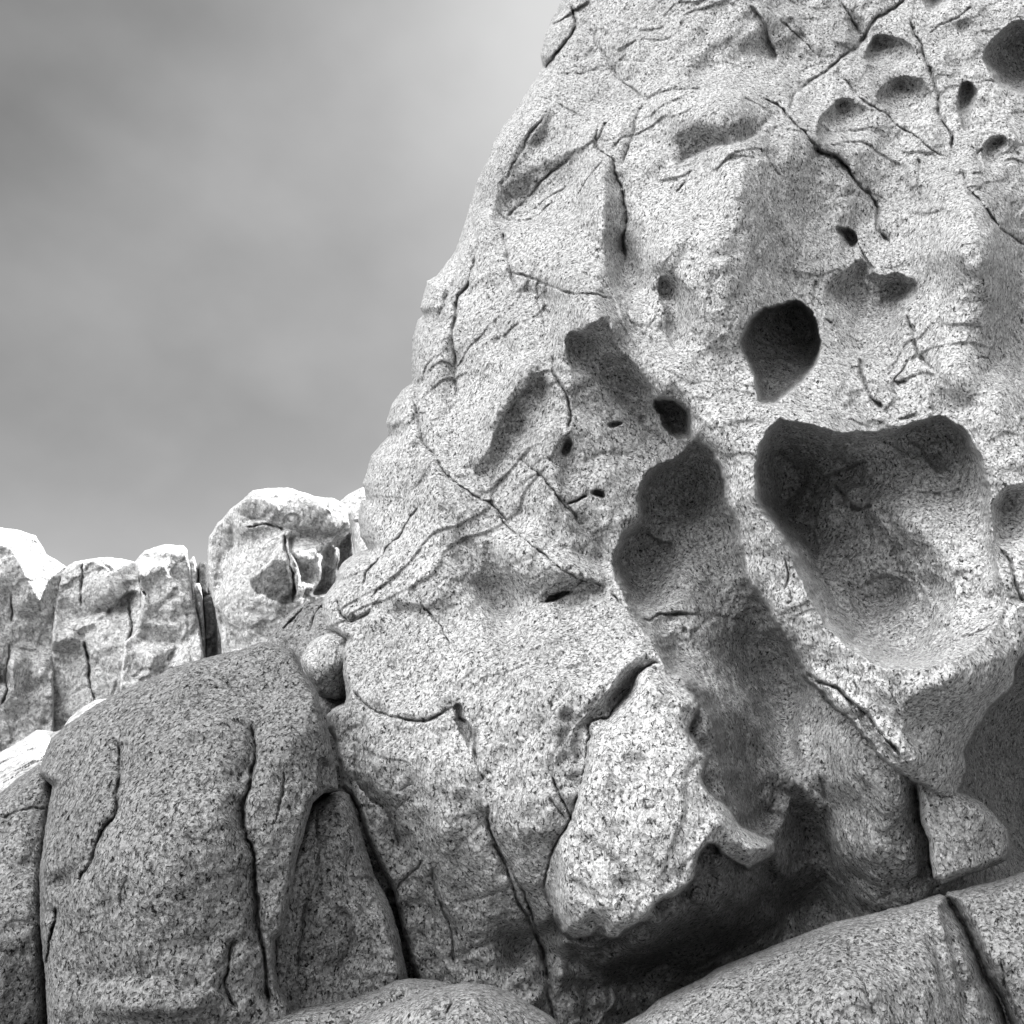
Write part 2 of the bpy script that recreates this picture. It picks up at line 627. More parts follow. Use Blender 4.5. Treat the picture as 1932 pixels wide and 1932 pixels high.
# ------------------------------------------------------------------ THE CLIFF
F = 2.0
us = axis(600, 2500, 640, 1945, F, 30)
vs = axis(-420, 2300, -12, 1945, F, 30)
C = Relief(us, vs, seed=1.0)
UPPER = [(1100, -300, 11.3), (1600, -300, 10.4), (2300, -300, 9.8), (1080, 50, 9.9), (1300, 50, 9.25), (1600, 50, 8.9), (1900, 50, 8.6), (2400, 50, 8.3),
         (950, 350, 9.0), (1150, 350, 8.35), (1400, 290, 7.9), (1700, 300, 8.0), (1932, 350, 7.75), (2400, 300, 7.6),
         (820, 600, 8.3), (1000, 620, 7.7), (1150, 560, 7.35), (1350, 560, 6.88), (1600, 560, 7.2), (1800, 520, 6.95), (1932, 600, 6.9), (2400, 600, 6.8),
         (1340, 420, 7.12), (1480, 420, 7.5), (1600, 480, 7.55), (1700, 440, 7.45), (1840, 640, 6.75), (1330, 680, 6.75), (1932, 520, 7.2)]
WALL = UPPER + [(720, 900, 7.5), (850, 900, 7.0), (1000, 900, 6.75), (1120, 760, 7.0), (1150, 900, 6.65), (1250, 780, 6.75), (1500, 850, 6.9), (1900, 900, 6.9),
                (660, 1150, 6.85), (800, 1150, 6.4), (1000, 1150, 6.12), (1130, 1100, 6.15),
                (660, 1400, 6.15), (800, 1400, 5.85), (1000, 1400, 5.50), (1150, 1300, 5.6), (1250, 1420, 5.20),
                (700, 1700, 6.0), (880, 1700, 5.75), (1020, 1700, 5.6), (1130, 1560, 5.10), (1250, 1560, 4.95), (1360, 1560, 5.12), (1100, 1700, 5.15), (1250, 1680, 5.12),
                (1480, 1600, 6.15), (1420, 1680, 5.85), (1320, 1300, 6.05), (1320, 1400, 5.50), (1400, 1420, 6.0),
                (800, 1900, 6.0), (1000, 1900, 5.75), (1100, 1850, 5.85), (1250, 1840, 6.1), (1400, 1790, 6.25), (1200, 1770, 5.35), (1350, 1720, 5.62),
                (1300, 1130, 6.45), (1420, 1250, 6.65), (1500, 1350, 6.6), (1560, 1520, 6.3), (1640, 1600, 5.95), (1700, 1500, 5.8), (1620, 1420, 5.85),
                (1560, 1720, 6.25), (1700, 1700, 6.15), (1850, 1650, 6.6), (1900, 1400, 8.0), (1860, 1500, 7.3), (1925, 1540, 8.0), (2300, 1500, 8.2), (2300, 1900, 7.5),
                (1300, 2250, 6.4), (1900, 2250, 6.4), (800, 2250, 6.6)]
LOBE = UPPER + [(1000, 900, 6.75), (1150, 850, 6.6), (1250, 720, 6.62), (1330, 800, 6.38), (1500, 790, 6.35), (1700, 780, 6.45), (1900, 800, 6.3), (2400, 850, 6.15),
                (1400, 950, 6.0), (1425, 1100, 5.85), (1500, 1220, 5.62), (1580, 1330, 5.42), (1700, 1430, 5.28), (1790, 1455, 5.28), (1700, 1340, 5.28),
                (1650, 1100, 5.62), (1880, 1050, 5.75), (1880, 1250, 5.42), (1830, 1400, 5.36), (2000, 1150, 5.7), (2400, 1200, 5.8), (2300, 1700, 6.2)]
D_wall = C.base(WALL)
D_lobe = C.base(LOBE)
edge = (z1([(940, 1500), (985, 1800)]) + z3([(880, 60), (860, 240), (840, 380), (880, 520), (960, 640), (1050, 750), (1150, 860), (1180, 970), (1330, 985), (1440, 1100), (1450, 1240), (1560, 1310), (1640, 1420), (1700, 1550)])
        + z5([(1700, 100), (1790, 230), (1830, 450), (1850, 600), (1932, 730)])
        + z6([(100, 920), (230, 1080), (330, 1290), (430, 1430), (560, 1560), (700, 1680), (800, 1800)])
        + z8([(900, 20), (1100, 130), (1200, 200), (1320, 270), (1420, 280), (1490, 150), (1510, 60)])
        + z6([(1500, 1880), (1560, 1760), (1640, 1650), (1740, 1520), (1850, 1390), (1870, 1290), (1932, 1180)])
        + [(2000, 1200), (2100, 1300), (2600, 1500)])
lobe_poly = list(edge) + [(2700, 1500), (2700, -800), (900, -800), (900, 300)]
s_all = (slice(0, C.U.shape[0]), slice(0, C.U.shape[1]))
dl, tl, sdl, insl = C.line_dist(smooth_line(lobe_poly, True, 3), s_all, True, True)
sgl = np.where(insl, dl, -dl)
mk = sstep(-1.5, 2.0, sgl)
lowhalf = sstep(560, 720, C.V)
lipf = np.where(sgl > 0, np.exp(-sgl / 16.0), 0)
Dl = np.minimum(D_lobe, D_wall) * lowhalf + D_lobe * (1 - lowhalf)
# lower lobe keeps at least a small step in front of the wall
gap = np.clip(D_wall - D_lobe, 0.0, 2.0)
C.D = np.where(lowhalf > 0, D_wall * (1 - mk) + Dl * mk, D_wall)
C.D = D_wall * (1 - mk * lowhalf) + Dl * mk * lowhalf
C.D += mk * lowhalf * lipf * np.minimum(gap, 0.25) * 0.7

# large soft swells so that no face is dead flat
Pw = world_pts(C.U, C.V, C.D)
C.D += 0.07 * fbm(Pw, 1.3, 2, 0.5, 2.0) + 0.04 * fbm(Pw, .5, 2, 0.5, 8.0)


# faces of the rock: each entry tilts a patch of the face (x, y, half width, half height, turn, tilt);
# negative tilts lean out over the ground, positive ones lie back under the sky
TILT_GAIN = 1.3
TILT = [(1400, 70, 90, 50, 0, -.2), (1240, 110, 60, 60, -30, .2), (1480, 60, 60, 60, 0, -.3), (1560, 40, 60, 40, 0, .2), (1150, 60, 70, 60, -40, .3), (1330, 110, 80, 14, -40, -.5),
        (1360, 240, 95, 28, -15, -.45), (1330, 170, 120, 35, -10, .5), (1440, 300, 60, 40, 20, -.3), (1350, 400, 40, 130, 5, .5), (1290, 420, 50, 120, 0, .2),
        (1480, 420, 70, 110, 0, -.5), (1560, 520, 70, 70, 0, -.5), (1600, 420, 60, 60, 30, -.3), (1690, 420, 50, 80, -20, .2), (1790, 420, 70, 120, -20, .6),
        (1900, 560, 50, 90, 0, -1.0), (1870, 430, 40, 50, 0, -.3), (1780, 620, 60, 100, -20, .6), (1880, 750, 50, 90, -20, .4), (1620, 340, 60, 50, 0, -.3), (1700, 300, 80, 50, 30, .3),
        (1060, 420, 80, 90, 0, .3), (1150, 440, 25, 90, -5, -.9), (1040, 290, 95, 17, -45, -.6), (955, 370, 60, 16, -50, -.5), (1090, 250, 80, 20, -40, .4), (1000, 260, 70, 12, -50, -.7),
        (1010, 540, 60, 25, 0, -.3), (900, 470, 25, 60, 10, .3), (1000, 620, 50, 50, 0, -.3), (930, 600, 50, 40, 0, .4), (960, 720, 50, 80, 20, .4), (990, 770, 14, 70, 25, -1.2),
        (1130, 635, 60, 22, -10, -1.0), (1180, 705, 26, 60, -35, -1.3), (1110, 720, 60, 70, 0, -.5), (1100, 820, 70, 60, 0, -.2), (1250, 700, 70, 60, 30, .5), (1330, 760, 60, 50, 30, .5),
        (1230, 590, 60, 80, 10, .2), (1060, 870, 20, 60, 0, -.6), (1120, 900, 50, 40, 0, .2), (920, 880, 60, 20, 40, -.3), (1000, 900, 60, 50, 0, .5), (870, 990, 30, 70, -25, -.4),
        (960, 1000, 40, 50, 0, .4), (980, 1060, 40, 40, 0, .2), (760, 960, 60, 60, -30, .3), (760, 1060, 60, 60, 0, .3), (800, 1150, 50, 18, 0, -.5),
        (1090, 1095, 80, 20, 10, -.4), (1050, 1160, 120, 40, 10, .5), (900, 1250, 140, 100, 0, .3), (1100, 1250, 100, 60, 20, .4), (1120, 1335, 60, 14, -45, -1.2), (1060, 1400, 18, 60, 10, -.8),
        (1200, 1420, 80, 100, 0, .35), (1150, 1560, 80, 120, 10, .25), (1250, 1650, 80, 60, -20, .2), (1400, 1530, 50, 40, 30, .1), (1385, 1390, 50, 100, -25, -1.3), (1440, 1500, 50, 60, -20, -1.0),
        (1350, 1250, 70, 60, 0, -1.0), (1500, 1560, 60, 50, 0, -.8), (1520, 1650, 50, 70, 0, -.8), (1250, 1770, 160, 26, -28, -1.4), (1450, 1690, 120, 40, -15, -1.1), (1090, 1790, 60, 26, 20, -.9),
        (1130, 1860, 70, 40, 0, .5), (1350, 1800, 150, 30, -25, -1.0), (1650, 1580, 60, 110, 0, .2), (1590, 1440, 40, 40, 0, .5), (900, 1600, 60, 100, 0, -.1), (980, 1500, 60, 100, 0, .3),
        (750, 1500, 40, 100, 0, -.3), (780, 1680, 50, 120, -10, -.15), (950, 1760, 50, 60, 0, -.3), (1010, 1720, 30, 60, -20, -.8), (900, 1420, 120, 60, 0, .3),
        (1560, 770, 80, 26, 5, .6), (1400, 850, 25, 50, 0, .4), (1420, 1050, 25, 80, -10, .5), (1500, 1200, 20, 80, -30, .6), (1600, 1330, 90, 25, 40, .8), (1720, 1390, 70, 30, 0, .6),
        (1780, 1450, 50, 40, 0, -.7), (1850, 1350, 36, 50, 0, -1.0), (1900, 1150, 40, 100, 0, .2), (700, 1180, 40, 20, -20, -.4), (690, 1130, 50, 26, -20, .5),
        (1640, 650, 50, 30, -30, -.4), (850, 700, 12, 70, 8, -.7), (830, 640, 14, 50, 20, .6), (840, 880, 10, 60, 5, -.5), (1750, 160, 40, 60, 0, .2), (1830, 260, 50, 60, 0, .2), (1600, 110, 60, 30, -30, .3)]
STEP = 4.0
fx = np.arange(-440, 2520, STEP); FX, FY = np.meshgrid(fx, fx)
T = np.zeros_like(FX)
wxx = 14 * noise3(FX / 70, FY / 70, 55.0) + 6 * noise3(FX / 26, FY / 26, 56.0); wyy = 14 * noise3(FX / 70, FY / 70, 65.0) + 6 * noise3(FX / 26, FY / 26, 66.0)
for (cx_, cy_, rx_, ry_, an_, v_) in TILT:
    a_ = R(an_)
    X_ = FX + wxx - cx_; Y_ = FY + wyy - cy_
    q_ = ((X_ * math.cos(a_) + Y_ * math.sin(a_)) / rx_) ** 2 + ((-X_ * math.sin(a_) + Y_ * math.cos(a_)) / ry_) ** 2
    T += v_ * np.exp(-q_ ** 1.3)
# lean of smaller facets everywhere
T += 0.35 * noise3(FX / 60, FY / 90, 5.0) + 0.30 * noise3((FX * .8 + FY * .6) / 22, (FY * .8 - FX * .6) / 60, 6.0) + .2 * noise3(FX / 18, FY / 18, 7.0)
T *= 1 + 1.3 * sstep(1000, 250, FY)
C.lat = (fx, fx, FX, FY, STEP)
zc = lambda p: Z(976, 732, 977 * 1932 / 1092.0, p)
zt = lambda p: Z(976, 0, 977 * 1932 / 1092.0, p)
T2 = C.patches([
    (zc([(270, 20), (400, 30), (450, 80), (440, 150), (360, 190), (280, 100)]), .35),
    (zc([(355, 185), (390, 210), (310, 320), (285, 400), (235, 470), (205, 460), (250, 395), (260, 320)]), -1.6),
    (zc([(150, 100), (270, 110), (360, 190), (260, 320), (240, 400), (200, 450), (150, 420), (140, 250)]), .3),
    (zc([(470, 80), (560, 50), (600, 150), (690, 260), (720, 330), (800, 390), (740, 430), (660, 490), (640, 620), (580, 690), (470, 580), (440, 450), (460, 300), (450, 180)]), -.30),
    (zc([(500, 75), (565, 50), (610, 150), (700, 265), (720, 300), (640, 290), (560, 200), (540, 110)]), -1.0),
    (zc([(370, 640), (480, 690), (580, 705), (600, 780), (650, 860), (710, 960), (660, 960), (570, 850), (480, 770), (380, 700)]), .6),
    (zc([(100, 540), (140, 560), (190, 650), (270, 740), (300, 840), (260, 840), (200, 760), (140, 680)]), -1.1),
    (zc([(300, 590), (350, 580), (345, 740), (270, 750), (250, 660)]), .4),
    (zc([(340, 790), (440, 740), (540, 762), (570, 800), (500, 820), (380, 830)]), -.7),
    (zc([(450, 600), (500, 580), (560, 690), (540, 710), (480, 680)]), -.7),
    (zc([(300, 840), (560, 850), (640, 980), (500, 1050), (200, 1000), (150, 880)]), .35),
    (zc([(600, 1000), (640, 990), (700, 1010), (640, 1060), (560, 1092), (580, 1040)]), -1.2),
    (zt([(300, 500), (480, 400), (500, 420), (400, 520), (290, 600), (270, 560)]), -.65),
    (zt([(250, 540), (300, 440), (390, 310), (410, 330), (330, 450), (280, 540)]), -.5),
    (zt([(300, 600), (400, 520), (560, 450), (600, 560), (560, 780), (420, 770), (310, 740)]), .25),
    (zt([(560, 480), (600, 470), (625, 580), (615, 720), (590, 780), (560, 700)]), -1.2),
    (zt([(440, 190), (520, 150), (560, 170), (660, 270), (540, 370), (400, 280)]), .3),
    (zt([(740, 130), (860, 90), (960, 150), (850, 230), (760, 200)]), -.3),
    (zt([(760, 420), (860, 350), (1000, 310), (1010, 350), (930, 390), (860, 400), (790, 440)]), -.55),
    (zt([(880, 420), (1000, 440), (1092, 500), (1092, 700), (960, 720), (920, 560)]), -.35),
    (zt([(690, 740), (740, 720), (760, 840), (740, 940), (710, 900)]), -.6),
    (z4([(500, 100), (760, -40), (900, 66), (1075, 70), (1140, 110), (1147, 200), (1000, 420), (760, 620), (560, 560), (480, 300)]), -.40),
    (z4([(1150, 150), (1500, 0), (1650, 300), (1800, 700), (1700, 1000), (1500, 900), (1200, 500)]), .35),
    (z4([(1600, -100), (1932, -100), (1932, 700), (1800, 500)]), -.7),
    (z6([(1100, 1500), (1500, 1300), (1800, 1200), (1850, 1390), (1640, 1640), (1500, 1880), (1200, 1900), (1050, 1700)]), -.9),
    (z2([(300, 640), (580, 560), (700, 700), (520, 760), (440, 880), (440, 1000), (250, 850)]), .4),
    (z2([(600, 10), (740, 220), (700, 270), (560, 100)]), -.8),
    ([(1330, 1290), (1430, 1330), (1500, 1450), (1560, 1600), (1545, 1700), (1480, 1700), (1425, 1600), (1380, 1520), (1335, 1400)], -.9),
], 3.0, 7.0)
T += T2 * (1 + .5 * sstep(1000, 250, FY))
m_per = 0.0040
kx = np.fft.fftfreq(len(fx), STEP) * 2 * np.pi
KX, KY = np.meshgrid(kx, kx)
sx_, sy_ = 0.45, 0.89
KS = KX * sx_ + KY * sy_; KP = -KX * sy_ + KY * sx_
TH = np.fft.fft2(-T * TILT_GAIN * m_per)
DH = -1j * KS * TH / (KS ** 2 + 0.10 * KP ** 2 + (2 * np.pi / 1500) ** 2)
DT = np.real(np.fft.ifft2(DH))
iu = np.clip((C.U + 440) / STEP, 0, len(fx) - 2.001); iv = np.clip((C.V + 440) / STEP, 0, len(fx) - 2.001)
i0_ = iu.astype(int); j0_ = iv.astype(int); fu = iu - i0_; fv = iv - j0_
C.D += (DT[j0_, i0_] * (1 - fu) + DT[j0_, i0_ + 1] * fu) * (1 - fv) + (DT[j0_ + 1, i0_] * (1 - fu) + DT[j0_ + 1, i0_ + 1] * fu) * fv

# --- top left of the cliff
C.crack(z1([(750, 200), (770, 330), (840, 440), (930, 580), (1050, 670), (1120, 740)]), 3, .06, bevel=.05, bw=14)
C.crack(z1([(1120, 740), (1190, 690), (1290, 660), (1420, 665), (1560, 640)]), 2.5, .04, bevel=.05, bw=12)
C.crack(z1([(1120, 740), (1060, 860), (1020, 950), (980, 1090), (940, 1200)]), 2.2, .04, bevel=.04, bw=10)
C.hollow(z1([(760, 200), (850, 230), (880, 320), (860, 430), (800, 400), (770, 300)]), .07, 8)
C.ledge(z1([(440, 560), (490, 500), (560, 420), (640, 415), (720, 390), (800, 370)]), .10, 22, side=-1)
C.ledge(z1([(440, 560), (490, 500), (560, 420), (640, 415), (720, 390), (800, 370)]), .10, 22, side=1)
C.crack(z1([(330, 680), (450, 740), (560, 800), (720, 890), (770, 960)]), 1.8, .04)
C.crack(z1([(770, 900), (770, 1080), (850, 1140), (900, 1220), (940, 1340), (980, 1500), (990, 1560), (975, 1700), (960, 1932)]), 3, .10, taper=.05)
C.ledge(z1([(850, 1140), (900, 1220), (940, 1340), (980, 1500), (990, 1560), (975, 1700), (960, 1932)]), .22, 26, side=1, taper=.2)
C.crack(z1([(400, 820), (320, 920), (250, 1050), (170, 1180), (120, 1260), (40, 1380)]), 2.5, .06)
C.crack(z1([(640, 1050), (520, 1170), (430, 1260), (300, 1390), (180, 1500), (100, 1600)]), 3, .07)
C.bump(*z1([(700, 1600)])[0], 95, 120, .16, 15)
C.bump(*z1([(1650, 700)])[0], 120, 45, .12, -10)
C.ledge(z1([(1300, 1230), (1400, 1170), (1500, 1110), (1650, 1050), (1750, 1060), (1850, 1010), (1960, 950), (2100, 850)]), .22, 26, side=-1, edge=4)
C.bump(*z1([(1780, 1200)])[0], 80, 60, .16, 30)
C.bump(*z1([(1250, 300)])[0], 60, 40, .10, 0)
C.bump(*z1([(1850, 500)])[0], 90, 60, -.14, 0)
C.bump(*z1([(1500, 850)])[0], 80, 40, .10, 0)
C.crack(z1([(1420, 1290), (1360, 1370), (1330, 1400)]), 2, .05)
C.crack(z1([(840, 880), (800, 960), (770, 1040)]), 3, .07)
C.crack(z1([(1240, 470), (1210, 560), (1200, 640)]), 1.6, .02)
C.crack(z1([(860, 430), (1000, 440), (1150, 460), (1350, 470), (1480, 500)]), 1.5, .02)
# --- top right
C.crack(z2([(50, 40), (150, 130), (250, 220), (430, 390), (520, 430)]), 1.6, .03)
C.ledge(z2([(-60, 20), (0, 100), (60, 170), (110, 300), (130, 380), (150, 470)]), .16, 18, side=1)
C.crack(z2([(1130, -60), (960, 80), (850, 140), (770, 260), (680, 370), (580, 450), (450, 560), (300, 650), (240, 720), (225, 830)]), 3.2, .08, bevel=.05, bw=9)
C.bump(*z2([(420, 600)])[0], 100, 9, .05, -36)
C.crack(z2([(590, 0), (660, 100), (740, 230), (770, 270)]), 2.2, .05)
C.bump(*z2([(690, 150)])[0], 45, 12, -.12, 60)
C.bump(*z2([(560, 300)])[0], 60, 40, .10, 0)
C.hollow(z2([(770, 380), (800, 310), (850, 265), (960, 270), (1060, 290), (1130, 340), (1120, 420), (1050, 480), (930, 500), (840, 480), (780, 430)]), .24, 16, tilt=(-.5, -.5))
C.hollow(z2([(860, 720), (880, 650), (1000, 575), (1130, 550), (1220, 590), (1270, 700), (1250, 860), (1150, 960), (1020, 900), (920, 800)]), .20, 30, tilt=(-.2, -.9))
C.hollow(z2([(440, 980), (450, 860), (520, 770), (640, 715), (760, 760), (860, 850), (900, 960), (820, 1080), (650, 1110), (500, 1060)]), .24, 26, tilt=(-.8, -.4))
C.crack(z2([(580, 470), (600, 560), (720, 680), (800, 760), (940, 840), (1030, 920), (1170, 1020), (1290, 1110), (1480, 1210)]), 1.8, .045)
C.crack(z2([(1110, 80), (1130, 200), (1190, 310), (1200, 430), (1250, 510), (1290, 620), (1310, 760), (1340, 880), (1400, 970), (1420, 1080), (1470, 1180)]), 2.8, .07, bevel=.04, bw=9)
C.crack(z2([(1470, 1180), (1530, 1340), (1600, 1440), (1680, 1560), (1800, 1680), (1960, 1780)]), 2.6, .07, bevel=.04, bw=9)
C.crack(z2([(1560, 40), (1480, 100), (1350, 180), (1240, 260)]), 2, .04)
C.hollow(z2([(1640, 390), (1700, 280), (1800, 190), (1900, 150), (2050, 160), (2200, 300), (2230, 450), (2150, 620), (2000, 700), (1850, 680), (1740, 600), (1660, 500)]), .75, 26, edge=1)
C.hollow(z2([(1440, 740), (1480, 620), (1520, 590), (1580, 650), (1590, 750), (1560, 850), (1530, 960), (1500, 940), (1470, 850)]), .26, 11, tilt=(-.4, -.3))
C.hollow(z2([(1640, 1180), (1640, 1060), (1720, 1000), (1800, 990), (1850, 1050), (1800, 1150), (1720, 1230)]), .20, 14, tilt=(-.6, -.3))
C.crack(z2([(1640, 1000), (1600, 1130), (1630, 1240), (1630, 1310)]), 2.4, .05)
C.hollow(z2([(1170, -60), (1190, 20), (1250, 85), (1310, 70), (1400, 10), (1450, -100), (1300, -200)]), .4, 16)
C.crack(z2([(30, 730), (130, 750), (230, 850), (310, 930), (420, 1060), (490, 1130), (600, 1160), (680, 1240), (720, 1310), (800, 1400), (850, 1500), (870, 1650), (930, 1750), (960, 1800)]), 3, .08, bevel=.04, bw=9, taper=.06)
C.ledge(z2([(420, 1060), (490, 1130), (600, 1160), (680, 1240), (720, 1320)]), .16, 16, side=1)
C.hollow(z2([(560, 1660), (650, 1665), (710, 1730), (700, 1800), (640, 1810), (590, 1740)]), .24, 9, tilt=(.6, -.4))
C.ledge(z2([(700, 1720), (780, 1860), (870, 1960)]), .16, 16, side=1)
C.crack(z2([(1150, 1150), (1160, 1260), (1150, 1380), (1165, 1430), (1150, 1500)]), 1.8, .04)
C.bump(*z2([(1900, 1820)])[0], 55, 60, -.30, 0)
C.bump(*z2([(300, 1500)])[0], 110, 70, -.16, 20)
C.bump(*z2([(1080, 1700)])[0], 50, 30, -.10, 0)
C.bump(*z2([(1500, 1600)])[0], 60, 120, .14, 20)
C.bump(*z2([(100, 850)])[0], 40, 25, -.08, 0)
# --- middle left
C.crack(z3([(130, 50), (300, 100), (400, 130), (460, 160), (580, 190), (740, 200), (840, 240), (900, 235)]), 2.2, .06)
C.hollow(z3([(1240, 60), (1380, 100), (1470, 250), (1450, 450), (1360, 600), (1290, 540), (1240, 330), (1210, 170)]), .16, 22, tilt=(-.7, -.1))
C.hollow(z3([(850, 380), (740, 400), (650, 470), (560, 490), (540, 620), (600, 760), (800, 860), (960, 900), (1100, 960), (1170, 900), (1060, 760), (960, 640), (880, 520)]), .20, 18, tilt=(.3, -.3))
C.hollow(z3([(1170, 980), (1230, 958), (1330, 960), (1400, 1000), (1447, 1080), (1450, 1235), (1380, 1250), (1280, 1210), (1220, 1080)]), .65, 13, tilt=(.2, -.4), edge=1)
trough = z3([(1060, 1720), (1065, 1640), (1100, 1540), (1180, 1450), (1300, 1395), (1400, 1345), (1480, 1255), (1570, 1310), (1660, 1430), (1730, 1560)]) + \
    z5([(1720, 100), (1800, 230), (1840, 450), (1860, 600), (1945, 730)]) + z6([(120, 930), (240, 1090), (340, 1300), (440, 1450), (330, 1600), (300, 1750), (330, 1932)]) + z8([(250, 100), (200, 420), (60, 560), (-60, 560)]) + \
    z7([(1790, 400), (1710, 250), (1650, 60)]) + z5([(1640, 1850), (1570, 1640), (1490, 1500), (1400, 1390), (1270, 1300), (1190, 1090), (1100, 1000), (1030, 890), (955, 730), (900, 600), (885, 470), (950, 320), (1040, 230), (1060, 130)])
C.hollow(trough, .42, 30, tilt=(-.2, .1), edge=2)
C.bump(*z3([(1290, 1600)])[0], 78, 66, -.45, -10, p=3, inside=trough, fade=16)
C.bump(*z5([(1080, 500)])[0], 70, 90, -.60, 10, p=2.6, inside=trough, fade=16)
C.bump(*z5([(1500, 300)])[0], 60, 90, -.20, 10, inside=trough, fade=16)
C.bump(*z5([(1550, 1150)])[0], 90, 100, -.35, 30, inside=trough, fade=16)
C.ledge(z3([(1330, 2010), (1200, 1990), (1100, 1880), (1060, 1790)]), .16, 26, side=-1, edge=4)
C.ledge(z3([(1500, 1255), (1560, 1310), (1640, 1420), (1700, 1550), (1770, 1720)]), .12, 20, side=1)
for (a, rx, ry, d, an) in (((905, 1140), 11, 5.5, .16, -10), ((1110, 1115), 8, 8, .07, 0), ((545, 1310), 9, 17, .16, 20), ((775, 1655), 10, 6, .18, -8)):
    C.bump(*z3([a])[0], rx, ry, -d, an, p=4)
C.crack(z3([(530, 1725), (620, 1700), (700, 1675)]), 2.2, .12)
C.crack(z3([(430, 630), (460, 760), (500, 840), (550, 950), (570, 1100), (560, 1210)]), 2.4, .05, bevel=.04, bw=8)
C.ledge(z3([(340, 740), (290, 830), (200, 950), (80, 1090), (30, 1200), (10, 1350), (0, 1450)]), .16, 20, side=-1, edge=2)
C.ledge(z3([(160, 180), (300, 200), (400, 260), (380, 310), (450, 390)]), .08, 16, side=-1)
C.ledge(z3([(30, 350), (40, 470), (110, 570), (210, 650), (280, 720), (350, 750), (450, 700)]), .09, 14, side=-1)
C.crack(z3([(200, 1390), (300, 1460), (420, 1570), (520, 1720), (600, 1800), (650, 1880)]), 2, .04, bevel=.04, bw=10)
C.bump(*z3([(540, 1450)])[0], 16, 70, -.10, -10)
C.bump(*z3([(330, 1250)])[0], 60, 60, .08, 0)
C.bump(*z3([(1400, 750)])[0], 110, 45, .10, 30)
C.bump(*z3([(330, 470)])[0], 45, 50, .06, 0)
# --- round hole, shaded recess, rugged block, big cavity
C.hollow(z4([(0, 320), (80, 275), (200, 250), (320, 262), (385, 330), (432, 420), (455, 520), (440, 640), (385, 770), (280, 890), (160, 980), (80, 1000), (5, 970), (-42, 800), (-95, 660), (-128, 540), (-90, 420)]), 1.15, 9, tilt=(-.05, -.1), edge=1)
C.hollow(z4([(900, 70), (1000, 42), (1075, 70), (1140, 110), (1147, 200), (1110, 300), (1060, 370), (960, 460), (840, 560), (740, 640), (600, 560), (520, 380), (480, 200), (600, 60), (760, -40)]), .52, 55, tilt=(.6, -.3))
C.hollow(z4([(1070, 350), (980, 440), (870, 520), (760, 620), (735, 720), (780, 860), (830, 970), (930, 1050), (1000, 960), (980, 870), (1080, 830), (1200, 780), (1290, 790), (1220, 700), (1170, 600), (1120, 540), (1090, 400)]), -.07, 8)
C.crack(z4([(1075, 350), (1120, 500), (1150, 600), (1220, 700), (1290, 790)]), 3, .07)
C.crack(z4([(740, 660), (760, 800), (820, 950), (930, 1040)]), 3.5, .12)
C.crack(z4([(1130, 640), (1060, 740), (990, 840), (1090, 830)]), 2, .05)
C.crack(z4([(960, 600), (1000, 700), (930, 800)]), 2, .03)
C.crack(z4([(500, 370), (560, 420)]), 2, .04)
bigc = z4([(-30, 1480), (0, 1350), (60, 1200), (130, 1120), (180, 1105), (300, 1142), (480, 1165), (640, 1202), (800, 1215), (950, 1180), (1060, 1150), (1250, 1092), (1400, 1110), (1500, 1180), (1580, 1300), (1640, 1430), (1672, 1600)]) + \
    z6([(1690, 80), (1700, 350), (1760, 600), (1800, 800), (1700, 1000), (1500, 1180), (1250, 1290), (1000, 1300), (780, 1220), (600, 1080), (440, 900), (330, 700), (250, 500), (160, 330), (60, 200), (0, 60)])
C.hollow(bigc, .55, 16, tilt=(-.2, -.35), edge=1, lip=-.03, lw=12, soft_below=(1020, 1200, 1.8))
C.bump(1610, 1110, 255, 150, -.80, 56, p=4.0, inside=bigc, fade=46)
C.bump(1530, 960, 90, 110, -.25, -25, inside=bigc, fade=20)
C.bump(1462, 900, 62, 85, -.50, -10, p=2.6, inside=bigc, fade=12)
C.bump(1570, 880, 120, 50, -.45, 12, p=2.6, inside=bigc, fade=12)
C.bump(1770, 900, 80, 75, -.22, 30, inside=bigc, fade=12)
C.bump(1480, 1010, 45, 60, -.30, -25, inside=bigc, fade=12)
C.bump(*z4([(180, 1680)])[0], 38, 38, -.14, 0)
C.bump(*z4([(560, 1640)])[0], 14, 18, .08, 0)
C.bump(*z4([(680, 1660)])[0], 14, 22, .09, -20)
C.bump(*z4([(600, 1690)])[0], 8, 10, -.10, 0)
C.bump(*z4([(690, 1740)])[0], 12, 8, -.08, 0)
C.crack(z4([(420, 1530), (560, 1500), (700, 1450), (800, 1400)]), 3, .06)
C.crack(z4([(560, 1560), (620, 1650), (700, 1760), (840, 1740)]), 3, .07)
C.ledge(z4([(1030, 1195), (1110, 1260), (1200, 1370), (1330, 1520)]), .12, 20, side=-1, edge=5)
C.bump(*z6([(930, 800)])[0], 62, 52, -.30, -10)
C.bump(*z6([(700, 1000)])[0], 75, 30, -.10, 40)
C.ledge(z6([(760, 680), (860, 630), (960, 620), (1080, 660)]), .07, 14, side=1, edge=4)
C.bump(*z6([(1080, 900)])[0], 25, 40, .05, 20)
C.hollow(z4([(2150, 1560), (1932, 1590), (1800, 1600), (1730, 1680), (1700, 1800), (1690, 1932), (1720, 2020), (1900, 2100), (2200, 2100)]), .34, 22, tilt=(-.4, -.3))
C.crack(z6([(1690, 350), (1760, 430), (1830, 530), (1860, 680), (1940, 820)]), 2.6, .07, bevel=.05, bw=10)
C.crack(z6([(200, 480), (215, 600), (200, 720), (250, 780), (210, 830)]), 1.8, .03)
C.bump(*z4([(1850, 350)])[0], 50, 110, -.20, 15)
C.bump(*z4([(1400, 500)])[0], 60, 90, .10, -20)
